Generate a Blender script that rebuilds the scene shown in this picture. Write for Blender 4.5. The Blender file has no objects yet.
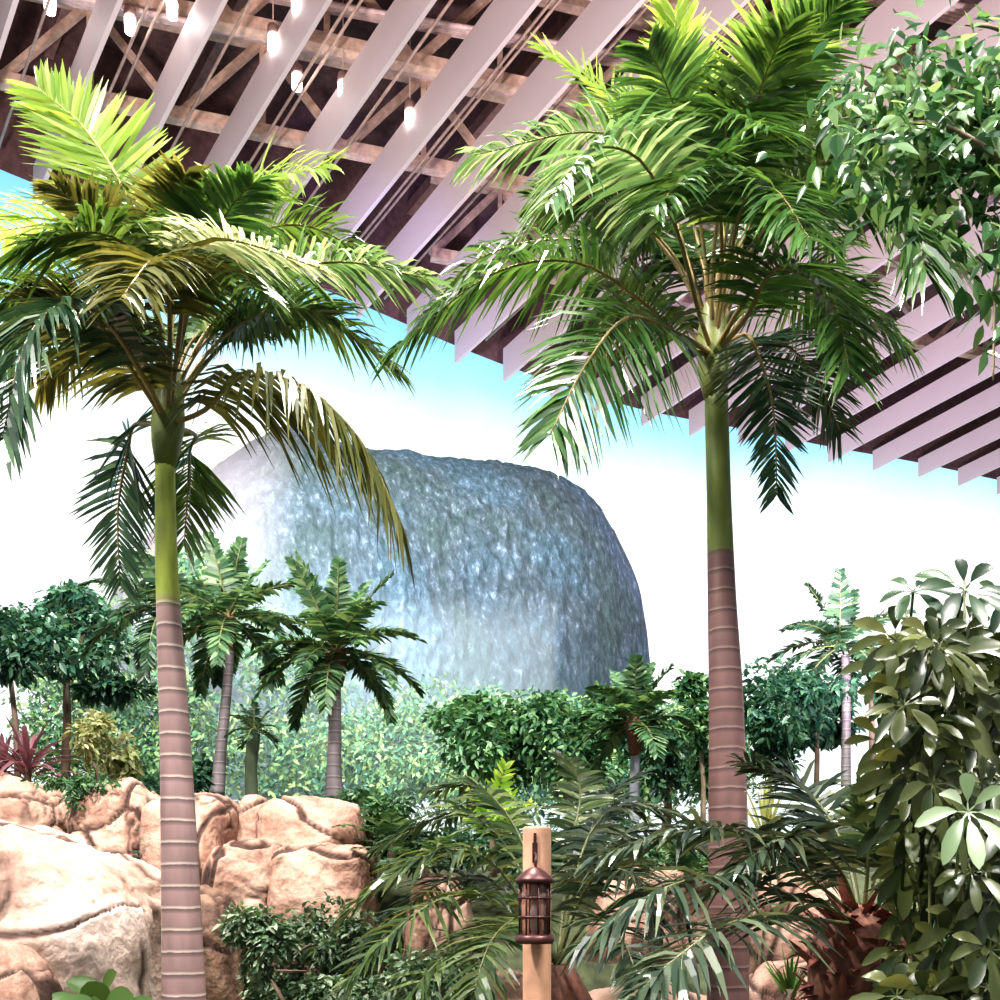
import bpy, math, random
from mathutils import Vector, Matrix, noise

random.seed(7)
C = bpy.context.scene.collection
PI = math.pi
F, HZ, CX, CZ = 1000.0, 900.0, 500.0, 1.6       # focal length and horizon row (pixels), eye height


def at(px, py, Y):
    return Vector(((px - CX) / F * Y, Y, CZ + (HZ - py) / F * Y))


def lerp(a, b, t):
    return a + (b - a) * t


def smooth(t):
    t = max(0.0, min(1.0, t))
    return t * t * (3 - 2 * t)


def interp(pts, x):
    if x <= pts[0][0]:
        return pts[0][1]
    for (x0, y0), (x1, y1) in zip(pts, pts[1:]):
        if x <= x1:
            return y0 + (y1 - y0) * (x - x0) / (x1 - x0)
    return pts[-1][1]


# ------------------------------------------------------------------ mesh helpers
class MB:
    def __init__(self):
        self.v, self.f = [], []

    def box(self, c, s, rot=None):
        b = len(self.v)
        for x in (-1, 1):
            for y in (-1, 1):
                for z in (-1, 1):
                    p = Vector((x * s[0] / 2, y * s[1] / 2, z * s[2] / 2))
                    if rot:
                        p = rot @ p
                    self.v.append(Vector(c) + p)
        for q in ((0, 1, 3, 2), (4, 6, 7, 5), (0, 4, 5, 1), (2, 3, 7, 6), (0, 2, 6, 4), (1, 5, 7, 3)):
            self.f.append(tuple(b + i for i in q))
        return self

    def bar(self, a, b_, w, h=None):
        a, b_ = Vector(a), Vector(b_)
        h = h or w
        d = (b_ - a)
        L = d.length
        q = d.to_track_quat('X', 'Z').to_matrix()
        return self.box((a + b_) / 2, (L, w, h), q)

    def tube(self, pts, radii, n=8, caps=True):
        pts = [Vector(p) for p in pts]
        if not isinstance(radii, (list, tuple)):
            radii = [radii] * len(pts)
        b = len(self.v)
        prev = None
        for i, p in enumerate(pts):
            t = (pts[min(i + 1, len(pts) - 1)] - pts[max(i - 1, 0)]).normalized()
            if prev is None:
                a = Vector((1, 0, 0)) if abs(t.x) < 0.9 else Vector((0, 1, 0))
                u = t.cross(a).normalized()
            else:
                u = (prev - t * prev.dot(t)).normalized()
            prev = u
            w = t.cross(u)
            for k in range(n):
                an = 2 * PI * k / n
                self.v.append(p + (u * math.cos(an) + w * math.sin(an)) * radii[i])
        for i in range(len(pts) - 1):
            for k in range(n):
                self.f.append((b + i * n + k, b + i * n + (k + 1) % n, b + (i + 1) * n + (k + 1) % n, b + (i + 1) * n + k))
        if caps:
            self.f.append(tuple(b + k for k in reversed(range(n))))
            e = b + (len(pts) - 1) * n
            self.f.append(tuple(e + k for k in range(n)))
        return self

    def lathe(self, prof, c, n=20):
        b = len(self.v)
        c = Vector(c)
        for r, z in prof:
            for k in range(n):
                an = 2 * PI * k / n
                self.v.append(c + Vector((r * math.cos(an), r * math.sin(an), z)))
        for i in range(len(prof) - 1):
            for k in range(n):
                self.f.append((b + i * n + k, b + i * n + (k + 1) % n, b + (i + 1) * n + (k + 1) % n, b + (i + 1) * n + k))
        self.f.append(tuple(b + k for k in reversed(range(n))))
        e = b + (len(prof) - 1) * n
        self.f.append(tuple(e + k for k in range(n)))
        return self

    def leaf(self, p, d, nrm, L, W, droop=0.2, fold=0.15, prof=((0, .04), (.22, .72), (.5, 1.0), (.78, .68), (1, .03))):
        """one leaf blade: a folded strip from p along d, wide across, bending down"""
        d = d.normalized()
        s = d.cross(nrm)
        if s.length < 1e-4:
            s = d.cross(Vector((0.3, 0.5, 0.8)))
        s.normalize()
        n = s.cross(d)
        b = len(self.v)
        for t, w in prof:
            c = p + d * (L * t) + Vector((0, 0, -1)) * (droop * L * t * t)
            e = s * (W * w / 2)
            up = n * (W * w * fold)
            self.v += [c - e + up, c, c + e + up]
        for i in range(len(prof) - 1):
            a = b + i * 3
            self.f += [(a, a + 1, a + 4, a + 3), (a + 1, a + 2, a + 5, a + 4)]
        return self

    def strip(self, p, d, across, L, W, droop, prof=((0, .45), (.3, 1), (.68, .8), (1, .06))):
        b = len(self.v)
        for t, w in prof:
            c = p + d * (L * t) + Vector((0, 0, -1)) * (droop * L * t * t)
            e = across * (W * w / 2)
            self.v += [c - e, c + e]
        for i in range(len(prof) - 1):
            a = b + i * 2
            self.f.append((a, a + 1, a + 3, a + 2))
        return self

    def build(self, name, mat, parent=None, shade=True, origin=None):
        me = bpy.data.meshes.new(name)
        o = Vector(origin) if origin is not None else None
        me.from_pydata([(v - o) if o is not None else v for v in self.v], [], self.f)
        if shade:
            me.polygons.foreach_set('use_smooth', [True] * len(me.polygons))
        me.materials.append(mat)
        ob = bpy.data.objects.new(name, me)
        C.objects.link(ob)
        if parent is not None:
            ob.parent = parent
        elif o is not None:
            ob.location = o
        return ob


def tag(o, label, cat, group=None, kind=None):
    o['label'] = label
    o['category'] = cat
    if group:
        o['group'] = group
    if kind:
        o['kind'] = kind
    return o


def thing(name, label, cat, loc, group=None):
    o = bpy.data.objects.new(name, None)
    o.empty_display_size = 0.2
    o.location = loc
    C.objects.link(o)
    return tag(o, label, cat, group)


def struct(o):
    o['kind'] = 'structure'
    return o


# ------------------------------------------------------------------ materials
def new_mat(name):
    m = bpy.data.materials.new(name)
    m.use_nodes = True
    nt = m.node_tree
    return m, nt, nt.nodes['Principled BSDF'], nt.nodes['Material Output']


def ramp(nt, stops):
    r = nt.nodes.new('ShaderNodeValToRGB')
    e = r.color_ramp.elements
    while len(e) < len(stops):
        e.new(0.5)
    for i, (p, c) in enumerate(stops):
        e[i].position = p
        e[i].color = (c[0], c[1], c[2], 1)
    return r


def plain(name, col, rough=0.6, metal=0.0, var=0.25, scale=6.0):
    m, nt, b, out = new_mat(name)
    tc = nt.nodes.new('ShaderNodeTexCoord')
    n = nt.nodes.new('ShaderNodeTexNoise')
    n.inputs['Scale'].default_value = scale
    n.inputs['Detail'].default_value = 5
    nt.links.new(tc.outputs['Object'], n.inputs['Vector'])
    r = ramp(nt, [(0.3, [c * (1 - var) for c in col]), (0.7, [min(1, c * (1 + var)) for c in col])])
    nt.links.new(n.outputs['Fac'], r.inputs['Fac'])
    nt.links.new(r.outputs['Color'], b.inputs['Base Color'])
    b.inputs['Roughness'].default_value = rough
    b.inputs['Metallic'].default_value = metal
    return m


def leafmat(name, dark, mid, light, trans=0.35, rough=0.4, tcol=None, spec=0.5):
    m, nt, b, out = new_mat(name)
    g = nt.nodes.new('ShaderNodeNewGeometry')
    r = ramp(nt, [(0.0, dark), (0.5, mid), (1.0, light)])
    nt.links.new(g.outputs['Random Per Island'], r.inputs['Fac'])
    nt.links.new(r.outputs['Color'], b.inputs['Base Color'])
    b.inputs['Roughness'].default_value = rough
    b.inputs['Specular IOR Level'].default_value = spec
    t = nt.nodes.new('ShaderNodeBsdfTranslucent')
    mx = nt.nodes.new('ShaderNodeMix')
    mx.data_type = 'RGBA'
    mx.blend_type = 'MULTIPLY'
    mx.inputs[0].default_value = 1.0
    nt.links.new(r.outputs['Color'], mx.inputs[6])
    tc = tcol or (1.5, 1.25, 0.85)
    mx.inputs[7].default_value = (tc[0], tc[1], tc[2], 1)
    nt.links.new(mx.outputs[2], t.inputs['Color'])
    ms = nt.nodes.new('ShaderNodeMixShader')
    ms.inputs[0].default_value = trans
    nt.links.new(b.outputs[0], ms.inputs[1])
    nt.links.new(t.outputs[0], ms.inputs[2])
    nt.links.new(ms.outputs[0], out.inputs['Surface'])
    return m


def trunkmat(name, zsplit, soft=0.04, green=(0.23, 0.28, 0.04), brown=(0.20, 0.115, 0.115), ring=(0.5, 0.4, 0.36), spacing=0.13):
    """green crown shaft above zsplit (object z), ringed purplish bark below"""
    m, nt, b, out = new_mat(name)
    tc = nt.nodes.new('ShaderNodeTexCoord')
    sep = nt.nodes.new('ShaderNodeSeparateXYZ')
    nt.links.new(tc.outputs['Object'], sep.inputs[0])
    nz = nt.nodes.new('ShaderNodeTexNoise')
    nz.inputs['Scale'].default_value = 9
    nz.inputs['Detail'].default_value = 6
    mp = nt.nodes.new('ShaderNodeMapping')
    mp.inputs['Scale'].default_value = (1, 1, 0.25)
    nt.links.new(tc.outputs['Object'], mp.inputs['Vector'])
    nt.links.new(mp.outputs[0], nz.inputs['Vector'])

    def M(op, a, bb=None):
        n = nt.nodes.new('ShaderNodeMath')
        n.operation = op
        for i, x in enumerate((a, bb)):
            if x is None:
                continue
            if isinstance(x, (int, float)):
                n.inputs[i].default_value = x
            else:
                nt.links.new(x, n.inputs[i])
        return n.outputs[0]
    wob = M('MULTIPLY', nz.outputs['Fac'], 0.02)
    z = M('ADD', sep.outputs['Z'], wob)
    fr = M('FRACT', M('DIVIDE', z, spacing))
    rg = ramp(nt, [(0.0, ring), (0.06, ring), (0.14, brown), (0.75, [c * 1.25 for c in brown]), (0.93, [c * 0.6 for c in brown])])
    nt.links.new(fr, rg.inputs['Fac'])
    gr = ramp(nt, [(0.3, [c * 0.7 for c in green]), (0.7, [c * 1.25 for c in green])])
    nt.links.new(nz.outputs['Fac'], gr.inputs['Fac'])
    k = nt.nodes.new('ShaderNodeMapRange')
    k.inputs['From Min'].default_value = zsplit - soft
    k.inputs['From Max'].default_value = zsplit + soft
    nt.links.new(z, k.inputs['Value'])
    mx = nt.nodes.new('ShaderNodeMix')
    mx.data_type = 'RGBA'
    nt.links.new(k.outputs[0], mx.inputs[0])
    nt.links.new(rg.outputs[0], mx.inputs[6])
    nt.links.new(gr.outputs[0], mx.inputs[7])
    m2 = nt.nodes.new('ShaderNodeMix')
    m2.data_type = 'RGBA'
    m2.blend_type = 'OVERLAY'
    m2.inputs[0].default_value = 0.5
    nt.links.new(mx.outputs[2], m2.inputs[6])
    nt.links.new(nz.outputs['Fac'], m2.inputs[7])
    nt.links.new(m2.outputs[2], b.inputs['Base Color'])
    b.inputs['Roughness'].default_value = 0.55
    return m


def rockmat(name, a, bcol, c, scale=2.0):
    m, nt, b, out = new_mat(name)
    tc = nt.nodes.new('ShaderNodeTexCoord')
    n = nt.nodes.new('ShaderNodeTexNoise')
    n.inputs['Scale'].default_value = scale
    n.inputs['Detail'].default_value = 9
    n.inputs['Roughness'].default_value = 0.62
    n.inputs['Distortion'].default_value = 0.6
    mp = nt.nodes.new('ShaderNodeMapping')
    mp.inputs['Scale'].default_value = (1, 1, 0.7)
    nt.links.new(tc.outputs['Object'], mp.inputs[0])
    nt.links.new(mp.outputs[0], n.inputs['Vector'])
    r = ramp(nt, [(0.32, c), (0.45, bcol), (0.56, a), (0.68, [min(1, x * 1.25) for x in a])])
    nt.links.new(n.outputs['Fac'], r.inputs['Fac'])
    at_ = nt.nodes.new('ShaderNodeAttribute')
    at_.attribute_name = 'crack'
    mx = nt.nodes.new('ShaderNodeMix')
    mx.data_type = 'RGBA'
    nt.links.new(at_.outputs['Fac'], mx.inputs[0])
    nt.links.new(r.outputs[0], mx.inputs[6])
    mx.inputs[7].default_value = (0.06, 0.028, 0.02, 1)
    nt.links.new(mx.outputs[2], b.inputs['Base Color'])
    b.inputs['Roughness'].default_value = 0.8
    n2 = nt.nodes.new('ShaderNodeTexNoise')
    n2.inputs['Scale'].default_value = 14
    n2.inputs['Detail'].default_value = 8
    nt.links.new(tc.outputs['Object'], n2.inputs['Vector'])
    bp = nt.nodes.new('ShaderNodeBump')
    bp.inputs['Strength'].default_value = 0.6
    bp.inputs['Distance'].default_value = 0.05
    nt.links.new(n2.outputs['Fac'], bp.inputs['Height'])
    nt.links.new(bp.outputs[0], b.inputs['Normal'])
    return m


def emit(name, col, s):
    m, nt, b, out = new_mat(name)
    b.inputs['Base Color'].default_value = (*col, 1)
    b.inputs['Emission Color'].default_value = (*col, 1)
    b.inputs['Emission Strength'].default_value = s
    return m


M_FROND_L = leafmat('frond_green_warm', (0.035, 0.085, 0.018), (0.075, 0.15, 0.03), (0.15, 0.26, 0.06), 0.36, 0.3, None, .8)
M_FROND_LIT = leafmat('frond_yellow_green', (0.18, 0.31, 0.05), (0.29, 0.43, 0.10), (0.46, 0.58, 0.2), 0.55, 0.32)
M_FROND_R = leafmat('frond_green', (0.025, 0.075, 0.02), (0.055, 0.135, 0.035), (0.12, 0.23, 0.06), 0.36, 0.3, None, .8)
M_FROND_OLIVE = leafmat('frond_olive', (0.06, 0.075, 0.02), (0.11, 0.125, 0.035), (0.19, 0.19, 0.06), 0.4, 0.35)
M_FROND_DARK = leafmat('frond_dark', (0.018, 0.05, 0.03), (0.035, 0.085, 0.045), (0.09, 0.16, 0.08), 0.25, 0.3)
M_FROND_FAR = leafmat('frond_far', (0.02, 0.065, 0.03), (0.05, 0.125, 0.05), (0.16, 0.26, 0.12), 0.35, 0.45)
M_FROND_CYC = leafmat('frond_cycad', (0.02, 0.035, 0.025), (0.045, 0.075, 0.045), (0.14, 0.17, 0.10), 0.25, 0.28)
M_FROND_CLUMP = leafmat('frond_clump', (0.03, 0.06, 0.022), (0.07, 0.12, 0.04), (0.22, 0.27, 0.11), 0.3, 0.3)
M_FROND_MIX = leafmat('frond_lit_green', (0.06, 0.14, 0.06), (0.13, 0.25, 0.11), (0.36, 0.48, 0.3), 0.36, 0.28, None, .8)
M_FROND_WHITE_LIT = leafmat('frond_white_lit', (0.22, 0.32, 0.2), (0.42, 0.52, 0.38), (0.7, 0.76, 0.64), 0.35, 0.28, None, .8)  # lit copy of the frond leaf, white highlight put into its colour
M_STALK = plain('leaf_stalk', (0.30, 0.30, 0.07), 0.45)
M_STALK_O = plain('leaf_stalk_ochre', (0.22, 0.16, 0.06), 0.45)
M_STALK_D = plain('leaf_stalk_dark', (0.12, 0.13, 0.05), 0.45)
M_TREE = leafmat('tree_leaf', (0.02, 0.07, 0.035), (0.05, 0.14, 0.06), (0.14, 0.26, 0.10), 0.3, 0.4)
M_TREE_D = leafmat('tree_leaf_dark', (0.012, 0.05, 0.035), (0.03, 0.10, 0.06), (0.10, 0.21, 0.12), 0.3, 0.4)
M_TREE_Y = leafmat('shrub_leaf_yellow', (0.13, 0.17, 0.06), (0.26, 0.29, 0.13), (0.5, 0.5, 0.3), 0.35, 0.45)
M_BUSH = leafmat('bush_leaf', (0.03, 0.075, 0.04), (0.09, 0.17, 0.08), (0.34, 0.42, 0.3), 0.25, 0.4)
M_VINE = leafmat('ficus_leaf', (0.015, 0.06, 0.025), (0.055, 0.15, 0.055), (0.24, 0.38, 0.18), 0.4, 0.27)
M_SCHEF = leafmat('whorl_leaf', (0.02, 0.035, 0.012), (0.06, 0.08, 0.024), (0.17, 0.19, 0.07), 0.3, 0.3)
M_PURPLE = leafmat('purple_leaf', (0.06, 0.03, 0.04), (0.16, 0.07, 0.09), (0.34, 0.2, 0.2), 0.3, 0.4, (1.4, 1.0, 1.0))
M_BROAD = leafmat('broad_leaf', (0.04, 0.09, 0.025), (0.07, 0.14, 0.035), (0.12, 0.22, 0.06), 0.3, 0.3)
M_LIME = leafmat('lime_leaf', (0.25, 0.5, 0.06), (0.4, 0.66, 0.12), (0.6, 0.8, 0.25), 0.4, 0.4)
M_BARK = plain('bark', (0.16, 0.11, 0.08), 0.8)
M_BARK_PALE = plain('bark_pale', (0.36, 0.28, 0.2), 0.8)
M_FIBRE = plain('palm_fibre', (0.15, 0.06, 0.04), 0.8, var=0.5, scale=25)
M_ROCK = rockmat('sandstone', (0.44, 0.29, 0.225), (0.34, 0.195, 0.145), (0.17, 0.09, 0.065))
M_ROCK_P = rockmat('sandstone_pale', (0.54, 0.42, 0.37), (0.42, 0.28, 0.22), (0.22, 0.125, 0.095), 1.3)
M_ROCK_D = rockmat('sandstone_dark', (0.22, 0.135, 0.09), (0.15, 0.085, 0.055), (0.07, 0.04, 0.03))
M_FIN = plain('fin_light_tint', (0.57, 0.48, 0.47), 0.5, var=0.04, scale=0.6)  # pinkish tint of the lights on the fins, put into the base colour
M_DECK = plain('roof_deck', (0.13, 0.072, 0.068), 0.9)
M_STEEL = plain('truss_paint', (0.62, 0.43, 0.33), 0.6)
M_STEEL_D = plain('truss_dark', (0.26, 0.15, 0.13), 0.6)
M_PIPE = plain('pipe_paint', (0.62, 0.45, 0.42), 0.45)
M_CABLE = plain('cable', (0.50, 0.35, 0.29), 0.6)
M_LAMP = emit('lamp_glow', (1.0, 0.97, 0.95), 14)
M_WOOD = plain('log_wood', (0.58, 0.32, 0.21), 0.6, var=0.25, scale=9)
M_IRON = plain('lantern_iron', (0.10, 0.04, 0.04), 0.4, 0.5)
M_SOIL = plain('planting_soil', (0.06, 0.07, 0.035), 0.95, var=0.5)


# ------------------------------------------------------------------ room shell
WALLP = [(-40, 17.0), (-26, 19.5), (-16, 22.6), (-12.5, 25.0), (-8.5, 27.0), (-4.45, 28.9), (-1.54, 30.8), (0, 31.6), (3.3, 33.2),
         (5.44, 34.0), (8.9, 34.8), (12, 35.8), (15.2, 36.5), (17, 37.1), (24, 39.2), (36, 41.0)]
ROOF_A, ROOF_S = 22.2, 0.19
D = Vector((-0.827, 1.0, -ROOF_S))


def wall_y(x):
    return interp(WALLP, x)


def roof_z(Y):
    return CZ + ROOF_A - 1.0 * ROOF_S * Y


def ground_z(x, Y):
    s = x / max(Y, 1) * 1000 + 500
    hi = lerp(2.95, 2.0, smooth((s - 370) / 80))
    z = hi * smooth((Y - 12.3) / 1.5)
    z += 0.09 * max(0, Y - 14)
    return z + 0.05 * noise.noise(Vector((x, Y, 0)) * 0.8) * (1 if Y > 9 else 0.3)


mb = MB()
NX, NY = 90, 60
for j in range(NY + 1):
    for i in range(NX + 1):
        x = -30 + 62 * i / NX
        Y = -6 + 46 * j / NY
        mb.v.append(Vector((x, Y, ground_z(x, Y))))
for j in range(NY):
    for i in range(NX):
        a = j * (NX + 1) + i
        mb.f.append((a, a + 1, a + NX + 2, a + NX + 1))
struct(mb.build('floor', M_SOIL))

# screen wall (sky picture on a huge curved luminous wall)
mb = MB()
xs = [-40 + 76 * i / 80 for i in range(81)]
for x in xs:
    Y = sum(wall_y(x + k * 0.8) for k in (-2, -1, 0, 1, 2)) / 5 + 0.35
    mb.v += [Vector((x, Y, 0)), Vector((x, Y, roof_z(Y) + 1.0))]
for i in range(80):
    a = 2 * i
    mb.f.append((a, a + 2, a + 3, a + 1))
m, nt, b, out = new_mat('sky_screen')
tc = nt.nodes.new('ShaderNodeTexCoord')
sep = nt.nodes.new('ShaderNodeSeparateXYZ')
nt.links.new(tc.outputs['Object'], sep.inputs[0])
nz = nt.nodes.new('ShaderNodeTexNoise')
nz.inputs['Scale'].default_value = 0.16
nz.inputs['Detail'].default_value = 5
nt.links.new(tc.outputs['Object'], nz.inputs['Vector'])
ad = nt.nodes.new('ShaderNodeMath')
ad.operation = 'MULTIPLY_ADD'
nt.links.new(nz.outputs['Fac'], ad.inputs[0])
ad.inputs[1].default_value = 3.0
nt.links.new(sep.outputs['Z'], ad.inputs[2])
mr = nt.nodes.new('ShaderNodeMapRange')
mr.inputs['From Min'].default_value = 1.5
mr.inputs['From Max'].default_value = 21.5
nt.links.new(ad.outputs[0], mr.inputs['Value'])
r = ramp(nt, [(0.0, (0.55, 0.85, 0.95)), (0.3, (0.95, 1.0, 1.0)), (0.70, (1.0, 1.0, 1.0)), (0.80, (0.70, 0.94, 1.0)), (0.88, (0.36, 0.76, 0.96)), (1.0, (0.2, 0.55, 0.88))])
nt.links.new(mr.outputs[0], r.inputs['Fac'])
nt.links.new(r.outputs[0], b.inputs['Emission Color'])
b.inputs['Base Color'].default_value = (0.02, 0.02, 0.02, 1)
b.inputs['Emission Strength'].default_value = 1.25
b.inputs['Roughness'].default_value = 0.9
struct(mb.build('wall_back', m))
mb = MB()
for x in xs:
    Y = sum(wall_y(x + k * 0.8) for k in (-2, -1, 0, 1, 2)) / 5 + 0.35
    mb.v += [Vector((x, Y + .02, roof_z(Y) + 1.0)), Vector((x, Y + .02, roof_z(Y) + 7))]
for i in range(80):
    mb.f.append((2 * i, 2 * i + 2, 2 * i + 3, 2 * i + 1))
struct(mb.build('wall_back_upper', M_DECK))

# roof deck above the fins
mb = MB()
mb.v = [Vector((-45, 6, roof_z(6) + 5.4)), Vector((45, 6, roof_z(6) + 5.4)), Vector((45, 44, roof_z(44) + 5.4)), Vector((-45, 44, roof_z(44) + 5.4))]
mb.f = [(3, 2, 1, 0)]
struct(mb.build('ceiling', M_DECK))


# ------------------------------------------------------------------ ceiling fins
ORD = ['first', 'second', 'third', 'fourth', 'fifth', 'sixth', 'seventh', 'eighth', 'ninth', 'tenth', 'eleventh', 'twelfth', 'thirteenth', 'fourteenth', 'fifteenth', 'sixteenth', 'seventeenth', 'eighteenth', 'nineteenth', 'twentieth',
       'twenty-first', 'twenty-second', 'twenty-third', 'twenty-fourth', 'twenty-fifth', 'twenty-sixth']
Y0 = ROOF_A / 1.09        # depth where the fin plane crosses the top of the frame
fins = list(range(-1, 21))
NF = len(fins)
for idx, k in enumerate(fins):
    px = 15 + 104 * k
    p0 = at(px, 0, Y0)
    lo, hi_ = 10.0, 45.0
    for _ in range(40):
        mid = (lo + hi_) / 2
        q = p0 + D * (mid - Y0)
        if q.y > wall_y(q.x):
            hi_ = mid
        else:
            lo = mid
    Ye = lo - 0.25
    Ys = 9.5
    mb = MB()
    n = 14
    H, th = interp([(0, 1.0), (5, 1.0), (8, 1.0), (12, 1.15), (15, .8), (20, .66)], idx), 0.05
    side = Vector((D.y, -D.x, 0)).normalized() * th
    for i in range(n + 1):
        t = i / n
        q = p0 + D * (lerp(Ye, Ys, t) - Y0)
        h = H * (0.92 + 0.14 * math.sin(t * 3.0))
        bow = -0.10 * math.sin(t * PI)
        for s in (-1, 1):
            mb.v += [q + side * s + Vector((0, 0, bow)), q + side * s + Vector((0, 0, h))]
    for i in range(n):
        a = i * 4
        c = a + 4
        mb.f += [(a, a + 1, c + 1, c), (a + 2, c + 2, c + 3, a + 3), (a, c, c + 2, a + 2), (a + 1, a + 3, c + 3, c + 1)]
    e = n * 4
    mb.f += [(0, 2, 3, 1), (e, e + 1, e + 3, e + 2)]
    o = mb.build('ceiling_fin', M_FIN, shade=False, origin=p0 + D * (Ye - Y0))
    if idx < NF / 2:
        lab = 'pale lavender hanging ceiling fin, %s from the left of the row' % ORD[idx]
    else:
        lab = 'pale lavender hanging ceiling fin, %s from the right end of the row' % ORD[NF - 1 - idx]
    tag(o, lab, 'ceiling fin', 'hanging ceiling fins')

# trusses across the roof, above the fins
truss_Y = [13.5, 16.2, 18.8, 21.4, 24.0, 26.6, 29.4, 32.4]
for i, Y in enumerate(truss_Y):
    root = thing('roof_truss', 'tan steel roof truss crossing above the fins, %s counting from the luminous wall' % ORD[len(truss_Y) - 1 - i], 'truss', (0, Y, roof_z(Y) + 2.0), 'roof trusses')
    L0, L1 = -22, 30
    while Y + .22 * L0 > wall_y(L0) - .9:
        L0 += 2
    dY = 0.22 * (L1 - L0)

    def tp(x, z):
        return Vector((x, 0.22 * x, z - ROOF_S * 0.22 * x))
    z0, z1 = 0.0, 2.3
    MB().bar(tp(L0, z0), tp(L1, z0), 0.26, 0.3).build('bottom_chord', M_STEEL, root, False)
    MB().bar(tp(L0, z1), tp(L1, z1), 0.26, 0.3).build('top_chord', M_STEEL, root, False)
    w = MB()
    x = L0
    up = True
    while x < L1 - 2:
        w.bar(tp(x, z0 if up else z1), tp(x + 2, z1 if up else z0), 0.16)
        if up:
            w.bar(tp(x + 2, z0), tp(x + 2, z1), 0.13)
        x += 2
        up = not up
    w.build('web_bracing', M_STEEL, root, False)

# purlins / joists parallel to the fins high up
for idx in range(12):
    px = -60 + 208 * idx
    p0 = at(px, 0, Y0) + Vector((0, 0, 4.55))
    o = MB().bar(p0 + D * (11 - Y0), p0 + D * (33 - Y0), 0.22, 0.34).build('roof_joist', M_STEEL_D, None, False, origin=p0)
    tag(o, 'dark brown roof joist under the deck, %s from the left' % ORD[idx], 'joist', 'roof joists')

# pipe runs
for idx, (Y, dz, sl) in enumerate([(13.8, 1.75, 0.12), (15.3, 1.6, 0.18), (17.2, 1.7, 0.25), (18.6, 1.75, .16), (20.0, 1.65, 0.2), (21.3, 1.8, .25), (22.6, 1.6, .18), (23.8, 1.6, 0.22)]):
    root = thing('pipe_run', 'bundle of five pinkish service pipes crossing the roof space, %s counting from the luminous wall' % ORD[7 - idx], 'pipes', (0, Y, roof_z(Y) + dz), 'service pipe runs')
    for k in range(5):
        off = Vector((0, 0.22 * k, 0.12 * k))
        pts = [Vector((-11, -11 * sl, 11 * sl * ROOF_S)), Vector((-7 + k * .2, -7 * sl, 7 * sl * ROOF_S)), Vector((-6 + k * .2, -6 * sl + 0.6, 0.7)), Vector((3, 3 * sl + .6, 0.55)), Vector((4, 4 * sl, -0.1)), Vector((28, 28 * sl, -28 * sl * ROOF_S))]
        MB().tube([p + off for p in pts], 0.06, 7).build('pipe', M_PIPE, root)

# thin suspension rods running between the fins
for idx in range(20):
    px = 62 + 104 * idx
    for q, (dx, dz) in enumerate(((0, 0.75), (22, 1.1))[:1 + idx % 2]):
        p0 = at(px + dx, 0, Y0) + Vector((0, 0, dz))
        ye = 38.0
        while (p0 + D * (ye - Y0)).y > wall_y((p0 + D * (ye - Y0)).x) - .6:
            ye -= .2
        a, b_ = p0 + D * (10 - Y0), p0 + D * (ye - Y0)
        o = MB().tube([a, b_], 0.035, 6).build('suspension_rod', M_CABLE, None, True, origin=p0)
        tag(o, 'thin brown %s suspension rod in the %s gap between fins from the left' % (('lower', 'upper')[q], ORD[idx]), 'rod', 'suspension rods')

# small glowing ceiling lamps
LAMP_TXT = ['small glowing white ceiling lamp at the top left corner, between the first fins', 'glowing white ceiling lamp left of the second pale fin', 'glowing lamp touching the top of the frame above the yellow-green frond',
            'glowing lamp near the top edge beside the fourth fin', 'glowing lamp midway up the third gap between fins', 'lowest glowing lamp beside the broad bright fin over the left palm',
            'faint glowing lamp just right of the lowest left lamp', 'small glowing lamp seen between the fins left of the right palm']
for (px, py), lab in zip([(50, 5), (130, 25), (172, 10), (297, 5), (273, 43), (297, 82), (343, 90), (410, 118)], LAMP_TXT):
    Y = (ROOF_A + 0.9) / (1.09 - py / 1000.0)
    p = at(px, py, Y)
    root = thing('ceiling_lamp', lab, 'lamp', p, 'roof lamps')
    MB().lathe([(0.02, -.16), (.11, -.15), (.12, 0.14), (.05, .17)], (0, 0, 0), 12).build('bulb', M_LAMP, root)
    MB().lathe([(0.05, .17), (.14, .18), (.12, .36), (.03, .4)], (0, 0, 0), 12).build('housing', M_STEEL_D, root)
    MB().tube([(0, 0, .38), (0, 0, 4.0)], 0.015, 5).build('hanger', M_CABLE, root)


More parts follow.
